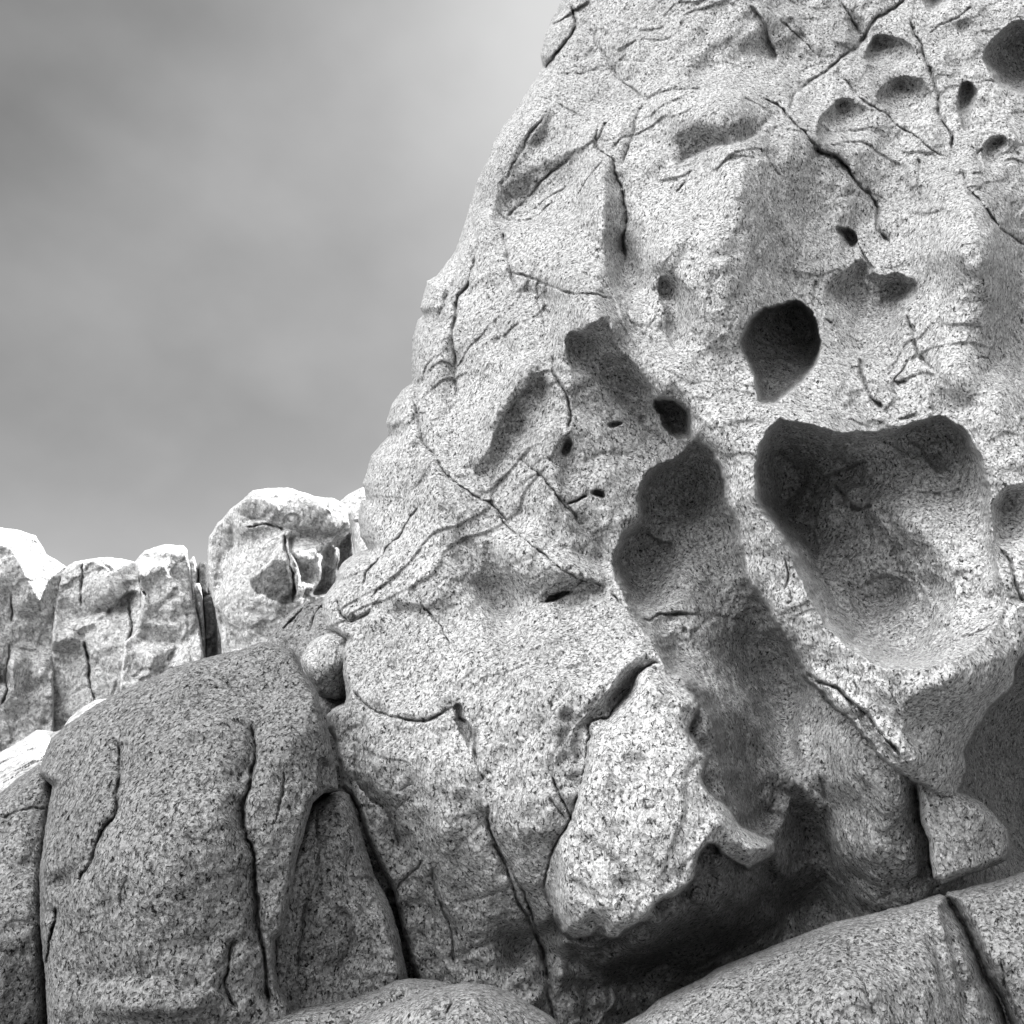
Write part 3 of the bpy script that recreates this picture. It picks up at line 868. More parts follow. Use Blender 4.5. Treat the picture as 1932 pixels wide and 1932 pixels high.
C.bump(*z4([(500, 850)])[0], 55, 35, .08, 0)
C.ledge(z4([(1060, 1130), (1250, 1060), (1420, 1080), (1560, 1220), (1660, 1400)]), .05, 12, side=-1)
# --- flaky seam at the foot of the overhang
C.crack(z6([(340, 1280), (430, 1380), (560, 1440), (720, 1560), (850, 1700), (960, 1820), (1060, 1960)]), 3, .12)
C.crack(z6([(330, 1290), (420, 1440), (600, 1600), (740, 1720), (830, 1880)]), 2, .05)
C.hollow(z6([(620, 1480), (720, 1570), (840, 1700), (950, 1850), (1000, 1960), (940, 1950), (850, 1850), (760, 1700)]), .14, 8)
C.crack(z8([(900, 0), (1100, 130), (1260, 220), (1400, 300)]), 2.2, .05)
C.crack(z6([(700, 1370), (715, 1430), (690, 1490)]), 1.6, .03)
# --- nose ridge, slit and hollow
C.hollow(z5([(340, 800), (400, 700), (520, 640), (680, 620), (820, 690), (800, 790), (660, 850), (500, 850)]), .12, 26, tilt=(-.2, -.6))
C.hollow(z5([(385, 812), (410, 770), (470, 740), (560, 728), (570, 745), (520, 775), (440, 812)]), .30, 6, edge=1)
C.crack(z5([(20, 90), (100, 220), (200, 310), (300, 390), (420, 490), (550, 590), (650, 630), (780, 670), (860, 730)]), 1.8, .045)
C.crack(z5([(850, 730), (950, 810), (1030, 900), (1100, 1000), (1180, 1080), (1260, 1290)]), 2.4, .05)
C.ledge(z5([(470, 40), (560, 180), (680, 300), (780, 400), (860, 480), (900, 580), (900, 680)]), .10, 26, side=-1, edge=5)
C.crack(z5([(1080, 930), (1150, 945), (1200, 905), (1260, 885), (1380, 892), (1500, 905)]), 3.5, .10)
C.crack(z5([(1450, 905), (1650, 912), (1850, 925)]), 1.3, .025)
C.hollow(z5([(1220, 900), (1320, 900), (1330, 950), (1250, 1040), (1180, 980)]), .12, 12)
C.bump(*z5([(1390, 1000)])[0], 5, 6, -.06, 0, p=4)
C.bump(*z5([(230, 230)])[0], 40, 30, -.06, 20)
C.bump(*z5([(160, 480)])[0], 45, 50, .07, 20)
C.bump(*z5([(60, 780)])[0], 40, 50, -.07, 20)
C.bump(*z5([(1450, 1180)])[0], 60, 30, -.10, 40)
crease = z5([(1250, 1270), (1170, 1262), (1060, 1340), (1000, 1440), (900, 1570), (840, 1645), (740, 1650), (700, 1700), (715, 1780), (690, 1932)]) + z7([(640, 250), (580, 420), (500, 600), (440, 700), (395, 850), (385, 960), (430, 1110), (470, 1230), (560, 1340)])
C.ledge(crease, .14, 16, side=1, edge=2, taper=.04)
C.crack(crease, 2.6, .07, taper=.05)
C.crack(z7([(440, 120), (490, 230), (530, 310), (580, 470), (610, 510)]), 2.6, .07)
C.bump(*z5([(980, 1400)])[0], 16, 60, -.12, 38)
C.bump(*z5([(640, 1850)])[0], 14, 45, -.08, 0)
C.bump(*z5([(540, 1640)])[0], 16, 12, -.08, 0)
C.bump(*z7([(1250, 1480)])[0], 150, 30, -.16, -22)
C.bump(*z6([(120, 1400)])[0], 60, 120, -.22, -25)
# shell of pale rock that broke off along a ragged lower edge
patch = z5([(1120, 1290), (1230, 1340), (1370, 1420), (1480, 1500), (1500, 1580), (1440, 1680), (1430, 1780), (1500, 1850), (1570, 1932)]) + \
    z7([(1530, 150), (1600, 260), (1680, 340), (1750, 430), (1800, 500), (1930, 560), (2040, 620), (2050, 690), (1950, 750), (1870, 795), (1760, 740), (1700, 690), (1650, 620), (1560, 610), (1515, 680), (1500, 760), (1460, 880), (1380, 960), (1280, 1030), (1195, 1060), (1170, 1130), (1060, 1200), (960, 1270), (920, 1310), (830, 1290), (800, 1210), (760, 1200), (735, 1270), (620, 1305), (520, 1270), (465, 1130), (455, 1000), (470, 850), (500, 640), (580, 480), (640, 250)]) + z5([(730, 1932), (770, 1760), (850, 1680), (920, 1600), (1010, 1470), (1060, 1360)])
dark_zone = [(1270, 1285), (1330, 1300), (1400, 1350), (1460, 1420), (1510, 1490), (1550, 1570), (1555, 1650), (1500, 1725), (1400, 1785), (1260, 1850), (1140, 1850), (1080, 1800), (1050, 1745), (1060, 1650), (1200, 1600), (1230, 1450), (1210, 1330)]
C.paint(dark_zone, .52, soft=12)  # darker tone to the right of and below the pale shell
C.paint(patch, 1.15, soft=2.5, smooth=False)
both = [p for p in patch]
X_ = C.win(both, 10)
dd_, _, _, in1 = C.line_dist(smooth_line(dark_zone, True), s_all, True)
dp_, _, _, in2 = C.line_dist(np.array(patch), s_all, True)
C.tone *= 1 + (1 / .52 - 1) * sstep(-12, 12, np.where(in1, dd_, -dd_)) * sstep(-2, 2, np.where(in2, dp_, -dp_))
C.hollow(patch, -.05, 5, smooth=False)
low = z7([(2050, 700), (1870, 800), (1700, 700), (1600, 615), (1520, 670), (1490, 800), (1440, 900), (1190, 1065), (1060, 1205), (920, 1315), (830, 1295), (735, 1275), (620, 1310), (520, 1275), (460, 1130)])
C.ledge(low, .14, 60, side=-1, edge=2, taper=.08)
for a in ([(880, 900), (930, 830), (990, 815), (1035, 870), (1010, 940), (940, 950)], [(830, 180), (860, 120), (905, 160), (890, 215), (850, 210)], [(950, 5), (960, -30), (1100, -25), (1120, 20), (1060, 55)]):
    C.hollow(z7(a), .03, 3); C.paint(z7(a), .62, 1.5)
C.paint(z6([(330, 1720), (500, 1690), (640, 1710), (660, 1800), (560, 1900), (430, 1932), (340, 1880)]), 1.35, 4)
pd_, _, _, pin_ = C.line_dist(np.array(patch), s_all, True, False)
psg = np.where(pin_, pd_, -pd_)
mm = psg > 4
A_ = np.stack([np.ones(mm.sum()), C.U[mm], C.V[mm]], 1)
cf = np.linalg.lstsq(A_, C.D[mm], rcond=None)[0]
plane = cf[0] + cf[1] * C.U + cf[2] * C.V
C.D = C.D * (1 - .8 * sstep(-10, 30, psg)) + (plane + .03 * noise3(C.U / 120, C.V / 120, 3)) * .8 * sstep(-10, 30, psg)
C.ledge(low, .30, 90, side=-1, edge=2, taper=.06)
C.ledge([p for p in patch[2:16]], .22, 60, side=-1, edge=6, taper=.12)
# --- lower right wall
C.hollow(z8([(265, 150), (330, 165), (400, 220), (470, 290), (492, 345), (455, 412), (390, 380), (310, 290)]), -.11, 7)
C.paint(z8([(265, 150), (330, 165), (400, 220), (470, 290), (492, 345), (455, 412), (390, 380), (310, 290)]), 1.25, 2)
C.bump(*z8([(240, 320)])[0], 12, 40, -.12, -30)
C.crack(z8([(450, 130), (470, 230), (500, 330)]), 2.5, .06)
C.bump(*z8([(350, 480)])[0], 30, 40, -.10, 0)
C.crack(z8([(1150, 170), (1165, 300), (1180, 450), (1240, 600), (1250, 750), (1290, 900)]), 3, .14, taper=.03)
C.ledge(z8([(1150, 170), (1165, 300), (1180, 450), (1240, 600), (1250, 750), (1290, 900)]), .12, 14, side=1, edge=2, taper=.05)
C.bump(*z8([(650, 800)])[0], 60, 90, .10, 0)
C.bump(*z6([(200, 1500)])[0], 50, 100, -.12, -20)
# --- left flank
C.crack(z10([(1460, -20), (1475, 40), (1560, 110), (1700, 200), (1830, 270), (1932, 390)]), 2.2, .06)
C.bump(*z10([(1440, 240)])[0], 28, 50, -.10, -30)
C.bump(*z10([(1640, 520)])[0], 18, 70, -.11, -38)
C.bump(*z10([(1800, 800)])[0], 40, 60, -.10, -20)
C.crack(z10([(1290, 200), (1200, 330), (1130, 450), (1030, 550), (940, 640), (870, 720), (850, 850)]), 2, .05, bevel=.05, bw=12)
C.crack(z10([(650, 900), (680, 1020), (760, 1110), (860, 1060), (920, 1000)]), 3, .07, bevel=.05, bw=8)
C.crack(z10([(600, 870), (720, 790), (880, 700)]), 2.2, .05)
C.bump(*z10([(790, 1075)])[0], 7, 5, -.08, 0, p=4)
C.crack(z10([(1010, 770), (1050, 840), (1070, 900)]), 2, .04)
C.crack(z10([(1240, 870), (1300, 1000), (1380, 1090), (1430, 1150), (1490, 1320)]), 1.8, .04)
C.bump(*z10([(1150, 1020)])[0], 60, 14, -.06, 0)
C.crack(z10([(760, 1560), (810, 1640), (930, 1720), (1080, 1780), (1220, 1820), (1340, 1800), (1450, 1730), (1540, 1710)]), 2.4, .05, bevel=.03, bw=8)
C.hollow(z10([(1500, 1705), (1560, 1720), (1600, 1850), (1640, 1960), (1600, 1990), (1530, 1850)]), .20, 7)
C.crack(z12([(1310, 0), (1390, 60), (1440, 200), (1470, 310), (1510, 420)]), 4.5, .12)
C.crack(z12([(1510, 500), (1540, 700), (1620, 870), (1700, 1000), (1800, 1250), (1860, 1450), (1900, 1650), (1940, 1850)]), 3, .08, bevel=.06, bw=12)
C.ledge(z12([(1510, 560), (1540, 700), (1620, 870), (1700, 1000)]), .10, 22, side=1, edge=3)
C.bump(*z12([(1720, 1430)])[0], 36, 34, -.14, 0)
C.crack(z12([(690, 150), (690, 330), (740, 450), (880, 620), (990, 850)]), 2.4, .04, bevel=.07, bw=16)
C.crack(z12([(1160, 900), (1200, 1100), (1280, 1300), (1310, 1450), (1300, 1600)]), 2.2, .05, bevel=.06, bw=12)
C.crack(z12([(930, 1090), (1050, 980), (1120, 890)]), 2, .04)
C.bump(*z12([(950, 780)])[0], 25, 80, -.07, -20)
C.crack(z7([(0, 600), (60, 700), (130, 830), (170, 950), (200, 1050), (280, 1200), (330, 1300), (380, 1420), (400, 1550), (410, 1700), (450, 1850), (480, 1960)]), 2.6, .08, bevel=.05, bw=12, taper=.05)
C.bump(*z7([(180, 1370)])[0], 30, 34, -.12, 0)
C.bump(*z7([(600, 1620)])[0], 50, 50, .10, 0)
# --- flank by the skyline
C.crack(z13([(1400, 380), (1370, 600), (1310, 740), (1240, 860), (1200, 1000), (1180, 1250), (1215, 1450), (1200, 1900)]), 2.6, .07, bevel=.06, bw=8)
C.crack(z13([(1020, 1460), (990, 1470), (930, 1540), (890, 1690)]), 3, .07)
C.ledge(z13([(1240, 400), (1210, 620), (1160, 830), (1080, 1030), (960, 1220)]), .22, 16, side=1, edge=2)
C.crack(z13([(900, 1040), (950, 1080), (960, 1210)]), 2.4, .08)
C.bump(*z13([(1390, 300)])[0], 6, 14, -.10, 10)
C.crack(z13([(1650, 250), (1700, 450), (1740, 650), (1770, 800)]), 3, .06, bevel=.05, bw=8)
C.crack(z13([(850, 1640), (820, 1730), (850, 1880)]), 3, .08)
C.crack(N([(1000, 940), (1015, 1000), (1040, 1080), (1080, 1150), (1110, 1190)]), 2.5, .06, bevel=.05, bw=10)
C.ledge(N([(1340, 60), (1390, 30), (1440, 0)]), .12, 14, side=1)
C.crack(z1([(560, 20), (590, 100), (600, 200), (520, 330), (400, 480), (370, 560)]), 3, .12, bevel=.1, bw=8)

rj = np.random.RandomState(21)
for k_ in range(60):
    x_, y_ = rj.uniform(680, 1990), rj.uniform(-20, 1900)
    a_ = R(rj.choice([48, 48, -52, -52, 82, 5, -30]) + rj.normal(0, 9)); L_ = rj.uniform(25, 120) * (1.4 if x_ < 1150 else .9)
    n_ = 7; p_ = []
    for q_ in range(n_):
        p_.append((x_, y_)); a_ += rj.normal(0, .17); x_ += math.cos(a_) * L_ / n_; y_ += math.sin(a_) * L_ / n_
    C.crack(p_, rj.uniform(1.0, 1.8), rj.uniform(.008, .03), taper=.3, bevel=rj.choice([0, 0, .03]), bw=9)
    if k_ % 3 == 0:
        C.ledge(p_, rj.uniform(.02, .06), rj.uniform(10, 30), side=rj.choice([-1, 1]), edge=2, taper=.3)

# the inside of the hollows is scabby and uneven
for poly_ in (bigc, trough):
    dc_, _, _, ic_ = C.line_dist(smooth_line(poly_, True), s_all, True)
    mc_ = sstep(6, 40, np.where(ic_, dc_, -dc_))
    Pc = world_pts(C.U, C.V, C.D)
    C.D += mc_ * (.05 * noise3(Pc[0] / .42, Pc[1] / .42, Pc[2] / .42 + 3) + .03 * noise3(Pc[0] / .2, Pc[1] / .2, Pc[2] / .2 + 8) + .018 * noise3(Pc[0] / .09, Pc[1] / .09, Pc[2] / .09)
                  + .02 * sstep(-.06, .06, noise3(Pc[0] / .5 + 4, Pc[1] / .5, Pc[2] / .4)))

# weathering over the whole face
amps = [(0.55, .035, 'f'), (0.26, .020, 'f'), (0.13, .017, 'f'), (0.07, .009, 'f'), (0.16, .006, 's'), (1.1, .030, 'r'), (0.60, .016, 'k'), (0.25, .004, 'k'), (1.3, .035, 'k'),
        (0.035, .0060, 'p'), (0.017, .0030, 'p')]
wsc = 1 - .55 * sstep(1380, 1520, C.V) * sstep(1100, 1000, C.U)
C.D += surface_noise(C, C.D, amps[:1] + amps[5:9], 5.0) * wsc + surface_noise(C, C.D, amps[1:5] + amps[9:], 6.3)
C.D += (1 - wsc) * .09 * noise3(C.U / 55, C.V / 420, 4.4)
cliff_outline = N([(1375, -10), (1363, 17), (1345, 50), (1330, 91), (1320, 135), (1324, 165), (1311, 185), (1284, 229), (1250, 279), (1220, 320), (1203, 353), (1195, 385), (1165, 440), (1150, 490),
                   (1134, 547), (1113, 611), (1092, 640), (1067, 673), (1042, 685), (1033, 728), (1025, 751), (1033, 770), (1020, 782), (1008, 826), (1004, 888), (1006, 935), (981, 953), (955, 987),
                   (942, 1035), (950, 1062), (925, 1090), (906, 1113), (895, 1150), (886, 1180), (893, 1221), (881, 1222), (874, 1270), (880, 1310), (899, 1342), (872, 1348), (850, 1362), (835, 1375), (824, 1399), (822, 1416), (802, 1443), (788, 1459),
                   (785, 1500), (798, 1537), (820, 1545), (847, 1562), (835, 1590), (836, 1640), (846, 1700), (840, 1722), (812, 1730), (797, 1748), (801, 1775), (817, 1812), (829, 1878), (833, 1921), (852, 1940), (872, 1975), (895, 2049),
                   (930, 2123), (961, 2181), (977, 2251), (1004, 2356), (1017, 2390), (1030, 2600), (1040, 3000), (3300, 3000), (3300, -560), (1500, -560), (1440, -200)])
lowl = sstep(1050, 1230, C.V)
roll_edge(C, cliff_outline, 46 * (1 - lowl) + 12 * lowl, 0.8 * (1 - lowl) + .25 * lowl)
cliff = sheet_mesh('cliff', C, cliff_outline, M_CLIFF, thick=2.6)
set_props(cliff, 'towering pale granite cliff pocked with round hollows and one great scooped cavity', 'cliff')


# ------------------------------------------------------------------ BOULDERS
def rock(name, label, cat, outline, ctrl, mat, feats=None, roll=(30, .35), thick=1.2, fine=2.2, amps=None, seed=0.0, warp=1.0, group=None, swell=0.05, margin_fine=None):
    a = np.array(outline)
    lo, hi = a.min(0) - 6, a.max(0) + 6
    us = axis(lo[0], hi[0], max(lo[0], -14), min(hi[0], 1946), fine, 30)
    vs = axis(lo[1], hi[1], max(lo[1], -14), min(hi[1], 1946), fine, 30)
    r = Relief(us, vs, warp=warp, seed=seed)
    r.D = rbf(ctrl, r.U, r.V) if len(ctrl) > 2 else np.full_like(r.U, ctrl[0][2])
    P = world_pts(r.U, r.V, r.D)
    sc = ctrl[0][2] / 6.0
    if swell: r.D += swell * fbm(P, 0.9 * sc, 3, 0.5, seed)
    if feats: feats(r)
    am = amps or [(0.45 * sc, .026 * sc, 'f'), (0.22 * sc, .020 * sc, 'f'), (0.11 * sc, .014 * sc, 'f'), (0.06 * sc, .008 * sc, 'f'), (0.8 * sc, .018 * sc, 'r'), (0.6 * sc, .012 * sc, 'k'), (.15 * sc, .005 * sc, 's'), (.03 * sc, .005 * sc, 'p'), (.016 * sc, .003 * sc, 'p')]
    r.D += surface_noise(r, r.D, am, seed + 2)
    roll_edge(r, outline, roll[0], roll[1])
    o = sheet_mesh(name, r, outline, mat, thick=thick)
    set_props(o, label, cat, group)
    return o


# large shaded boulder on the left
B_out = N([(93, 1890), (101, 1863), (124, 1804), (163, 1769), (235, 1719), (293, 1688), (370, 1655), (437, 1624), (481, 1611), (532, 1599), (606, 1580), (637, 1567), (677, 1574), (718, 1591), (735, 1624), (751, 1655), (775, 1695), (790, 1749), (802, 1789),
           (812, 1835), (823, 1894), (826, 1929), (790, 1936), (763, 1960), (744, 2030), (724, 2099), (713, 2177), (697, 2239), (691, 2278), (672, 2293), (672, 2356), (683, 2410), (713, 2460), (730, 2520), (740, 2900), (80, 2900), (116, 2500), (110, 2380), (96, 2250), (97, 2120), (112, 2010), (128, 1920)])


def fB(r):
    r.lattice(3.0)
    sh = z11([(245, 370), (300, 150), (420, 40), (600, -90)]) + z9([(700, 1690), (870, 1600), (1100, 1500), (1300, 1405), (1440, 1360), (1440, 1420), (1300, 1570), (1180, 1640), (1080, 1730), (950, 1870)]) + z11([(820, 60), (740, 190), (740, 130), (640, 130), (420, 220), (370, 370)])
    T = r.patches([(sh, 1.0), (z11([(1620, 0), (1932, -300), (2100, 200), (1900, 700), (1760, 1400), (1660, 1400), (1560, 700)]), .35),
                   (z11([(780, 100), (1500, -200), (1560, 300), (1200, 450), (800, 350)]), -.25), (z11([(300, 700), (700, 300), (720, 700), (500, 1100)]), .3),
                   (z11([(1000, 1600), (1450, 1350), (1420, 1700)]), .4), (z11([(300, 1700), (900, 1620), (1400, 1720), (1400, 1800), (300, 1850)]), -.2)], 6.0, 6.0)
    r.lean(T, .8, (0.45, 0.89), 5.0 / FOC, keep=700)
    r.crack(z11([(720, 120), (750, 250), (740, 450), (720, 600), (640, 740), (580, 880), (520, 1010), (495, 1120)]), 3, .05, bevel=.06, bw=14)
    r.crack(z11([(1570, 50), (1610, 200), (1570, 380), (1530, 550), (1560, 750), (1600, 930), (1620, 1200), (1650, 1500), (1680, 1700), (1710, 1850)]), 3, .08, bevel=.07, bw=13, taper=.05)
    r.ledge(z11([(1530, 450), (1530, 550), (1560, 750), (1600, 930), (1620, 1200), (1650, 1500)]), .10, 20, side=1, edge=3)
    r.crack(z11([(1790, 320), (1780, 470), (1750, 600), (1740, 680)]), 1.8, .04)
    r.crack(z11([(1480, 1380), (1440, 1550), (1420, 1700), (1500, 1850)]), 2.2, .05, bevel=.05, bw=10)
    r.crack(z11([(360, 1190), (340, 1300), (310, 1450), (290, 1600)]), 2.4, .06, bevel=.04, bw=9)
    r.ledge(z11([(400, 1740), (600, 1680), (800, 1660), (1000, 1640), (1200, 1720), (1400, 1750), (1500, 1860)]), .05, 40, side=-1, edge=6)
    r.bump(*z11([(900, 1820)])[0], 130, 30, .10, 0)
    r.bump(*z11([(1000, 900)])[0], 120, 160, .06, 0)
    r.bump(*z11([(1380, 420)])[0], 70, 26, -.035, -25)
    r.bump(*z11([(1300, 60)])[0], 90, 20, .06, -15)
    r.bump(*z11([(740, 240)])[0], 22, 40, -.07, 0)
    r.bump(*z11([(400, 1030)])[0], 20, 20, -.07, 0)
    r.hollow(z12([(450, 300), (480, 250), (540, 290), (575, 400), (570, 460), (460, 480)]), .10, 8)


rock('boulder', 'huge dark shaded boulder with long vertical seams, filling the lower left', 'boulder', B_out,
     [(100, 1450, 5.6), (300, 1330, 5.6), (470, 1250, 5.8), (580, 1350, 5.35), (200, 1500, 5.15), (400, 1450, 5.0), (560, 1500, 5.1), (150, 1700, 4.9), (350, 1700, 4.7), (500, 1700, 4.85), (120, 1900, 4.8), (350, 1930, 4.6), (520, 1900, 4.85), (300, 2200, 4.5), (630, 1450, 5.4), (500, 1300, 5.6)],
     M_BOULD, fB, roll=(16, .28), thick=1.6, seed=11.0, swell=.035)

C_out = [(-260, 1560), (-120, 1530)] + N([(0, 1936), (47, 1897), (93, 1866), (140, 1885), (150, 1960), (130, 2099), (122, 2216), (128, 2330), (135, 2500), (150, 2900), (-350, 2900)])


def fC(r):
    r.bump(*z11([(120, 900)])[0], 50, 120, .06, 0)
    r.crack(z11([(0, 640), (120, 600), (300, 560)]), 2, .03)


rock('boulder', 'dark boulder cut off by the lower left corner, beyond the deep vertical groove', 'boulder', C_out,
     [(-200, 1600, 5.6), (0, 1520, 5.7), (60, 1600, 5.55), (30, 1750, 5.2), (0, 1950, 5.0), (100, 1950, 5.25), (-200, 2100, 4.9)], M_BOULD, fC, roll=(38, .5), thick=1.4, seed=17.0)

# wedge-shaped boulder
D_out = N([(833, 1929), (798, 1942), (760, 1962), (735, 2000), (700, 2100), (675, 2200), (650, 2300), (650, 2420), (660, 2560), (1010, 2560), (996, 2387), (973, 2274), (949, 2200), (918, 2146), (895, 2076), (868, 1983), (854, 1940)])


def fD(r):
    r.ledge(z12([(690, 790), (680, 900), (650, 1000), (760, 1000), (830, 1060)]), .05, 12, side=1, edge=3)
    r.ledge(z12([(560, 1700), (620, 1560), (680, 1430), (640, 1260), (560, 1180)]), .08, 40, side=-1, edge=6)
    r.crack(z12([(450, 520), (440, 700), (460, 900), (400, 1150), (370, 1260), (340, 1450), (320, 1700)]), 2, .03, bevel=.03, bw=14)
    r.bump(*z12([(540, 1050)])[0], 40, 120, .05, 0)
    r.bump(*z12([(680, 1200)])[0], 16, 16, .03, 0)


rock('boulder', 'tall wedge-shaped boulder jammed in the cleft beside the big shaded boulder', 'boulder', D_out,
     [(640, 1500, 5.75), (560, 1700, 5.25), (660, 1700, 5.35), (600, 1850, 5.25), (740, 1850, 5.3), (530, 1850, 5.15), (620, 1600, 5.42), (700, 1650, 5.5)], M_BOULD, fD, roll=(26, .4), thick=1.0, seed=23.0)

rock('rock', 'rock added as dark fill at the back of the narrow cleft beside the wedge boulder', 'rock',
     N([(700, 1760), (790, 1700), (900, 1700), (1000, 1900), (1120, 2300), (1120, 2560), (600, 2560), (600, 2200), (640, 1900)]),  # added backing that keeps bright sky and ground out of the gap
     [(600, 1400, 7.0), (700, 1400, 7.0), (650, 1700, 6.8), (750, 1800, 6.7), (600, 1900, 6.7)], M_BOULD, None, roll=(20, .4), thick=.8, fine=4, seed=27.0)

# low rounded rocks along the bottom
E1_out = N([(560, 2520), (631, 2487), (709, 2466), (790, 2448), (872, 2433), (926, 2412), (969, 2392), (1010, 2389), (1058, 2392), (1100, 2400), (1200, 2440), (1300, 2600), (1300, 2900), (450, 2900)])
rock('rock', 'low flat dark rock wedged under the foot of the wedge boulder', 'rock', E1_out,
     [(500, 1930, 4.75), (750, 1860, 4.9), (850, 1870, 4.85), (800, 1950, 4.7), (600, 2100, 4.5), (900, 2100, 4.5)], M_BOULD, None, roll=(26, .5), thick=.9, seed=29.0)
E2_out = N([(800, 2530), (833, 2498), (891, 2472), (949, 2445), (1027, 2422), (1085, 2406), (1143, 2398), (1202, 2406), (1260, 2429), (1299, 2453), (1350, 2483), (1390, 2530), (1450, 2900), (700, 2900)])
rock('boulder', 'pale rounded hump of rock at the bottom centre edge', 'boulder', E2_out,
     [(700, 1920, 4.5), (880, 1870, 4.45), (1000, 1900, 4.5), (880, 1940, 4.15), (900, 2150, 3.9)], M_NEAR,
     lambda r: (r.crack(z12([(1280, 1690), (1290, 1780), (1270, 1870), (1260, 1932)]), 2, .03, bevel=.03, bw=8)), roll=(34, .5), thick=.9, seed=31.0)


def fF(r):
    r.crack(z7([(1860, 1680), (1870, 1720), (1900, 1800), (1850, 1932)]), 2, .03)
    r.bump(*z8([(600, 1500)])[0], 90, 110, .10, 0)
    r.bump(*z8([(60, 1750)])[0], 10, 24, .03, 0)
    r.bump(*z8([(1400, 1650)])[0], 18, 90, -.10, -20)
    r.crack(z8([(1060, 1080), (1100, 1130), (1180, 1190)]), 1.6, .03)
    r.crack(z8([(640, 1250), (700, 1500), (800, 1700), (850, 1932)]), 1.6, .02, bevel=.03, bw=14)
    r.ledge(z8([(1300, 1000), (1350, 1150), (1400, 1400), (1450, 1650), (1500, 1932)]), .12, 40, side=-1, edge=8)


F_out = N([(1440, 2560), (1500, 2515), (1520, 2500), (1570, 2472), (1604, 2442), (1705, 2392), (1755, 2361), (1850, 2324), (1941, 2287), (2032, 2252), (2119, 2233), (2220, 2207), (2294, 2182), (2312, 2190), (2322, 2213), (2355, 2267), (2385, 2334), (2405, 2388), (2439, 2439), (2465, 2510), (2550, 2900), (1350, 2900)])
rock('boulder', 'broad speckled boulder across the lower right, below the slanting dark joint', 'boulder', F_out,
     [(1200, 1930, 4.75), (1400, 1830, 4.8), (1600, 1740, 4.95), (1770, 1700, 5.05), (1400, 1920, 4.4), (1600, 1870, 4.35), (1750, 1850, 4.5), (1860, 1930, 4.7), (1500, 2100, 4.0), (1850, 2100, 4.3)], M_NEAR, fF, roll=(30, .5), thick=1.2, seed=37.0)


def fG(r):
    r.crack(z8([(1760, 1450), (1790, 1600), (1840, 1750), (1900, 1932)]), 2.2, .05)
    r.crack(z8([(1830, 1050), (1880, 1200), (1932, 1350)]), 1.8, .03)


G_out = N([(2306, 2188), (2314, 2176), (2360, 2166), (2422, 2153), (2472, 2138), (2520, 2120), (2700, 2090), (3100, 2100), (3100, 2900), (2560, 2900), (2470, 2510), (2445, 2440), (2412, 2388), (2390, 2334), (2362, 2267), (2330, 2213)])
rock('boulder', 'speckled granite block in the lower right corner, right of the steep dark groove', 'boulder', G_out,
     [(1790, 1700, 5.2), (1900, 1660, 5.2), (1850, 1800, 4.85), (1920, 1900, 4.7), (1870, 1920, 4.85), (2200, 1800, 4.8), (2200, 2100, 4.4)], M_NEAR, fG, roll=(26, .45), thick=1.2, seed=41.0)

H_out = N([(2230, 1880), (2245, 1880), (2267, 1900), (2300, 1890), (2338, 1930), (2402, 1962), (2435, 1996), (2459, 2025), (2467, 2069), (2457, 2102), (2400, 2125), (2355, 2138), (2301, 2160), (2294, 2150), (2280, 2146), (2272, 2102), (2266, 2050), (2248, 2010), (2244, 1960), (2236, 1915)])
rock('rock', 'small pale rounded block tucked under the overhang, right of the thin vertical crack', 'rock', H_out,
     [(1730, 1480, 5.75), (1800, 1530, 5.6), (1790, 1640, 5.5), (1880, 1600, 5.7), (1850, 1560, 5.6), (1850, 1640, 5.6)], M_CLIFF,
     lambda r: r.crack(z8([(1480, 480), (1500, 600), (1540, 740), (1560, 800)]), 1.8, .03), roll=(16, .25), thick=.8, seed=43.0)

# small rocks jammed beside the cliff
J_out = N([(735, 1606), (755, 1569), (775, 1555), (800, 1546), (819, 1541), (850, 1556), (880, 1600), (880, 1720), (846, 1717), (815, 1709), (778, 1698), (758, 1665), (740, 1632)])
rock('rock', 'small round grey rock jammed between the big shaded boulder and the cliff', 'rock', J_out,
     [(590, 1220, 7.0), (640, 1250, 6.75), (620, 1300, 6.85), (680, 1280, 7.3)], M_CLIFF, lambda r: r.ledge(z10([(460, 1260), (560, 1220), (680, 1190), (740, 1235)]), -.08, 30, side=1, edge=6), roll=(12, .25), thick=.8, seed=47.0)
K_out = N([(770, 1690), (800, 1698), (846, 1706), (860, 1760), (840, 1800), (790, 1800), (775, 1740)])
rock('rock', 'tiny dark stone down in the cleft just below the small round rock', 'rock', K_out,
     [(600, 1310, 7.2), (650, 1320, 7.2), (640, 1380, 7.1)], M_BOULD, None, roll=(10, .2), thick=.5, seed=49.0)

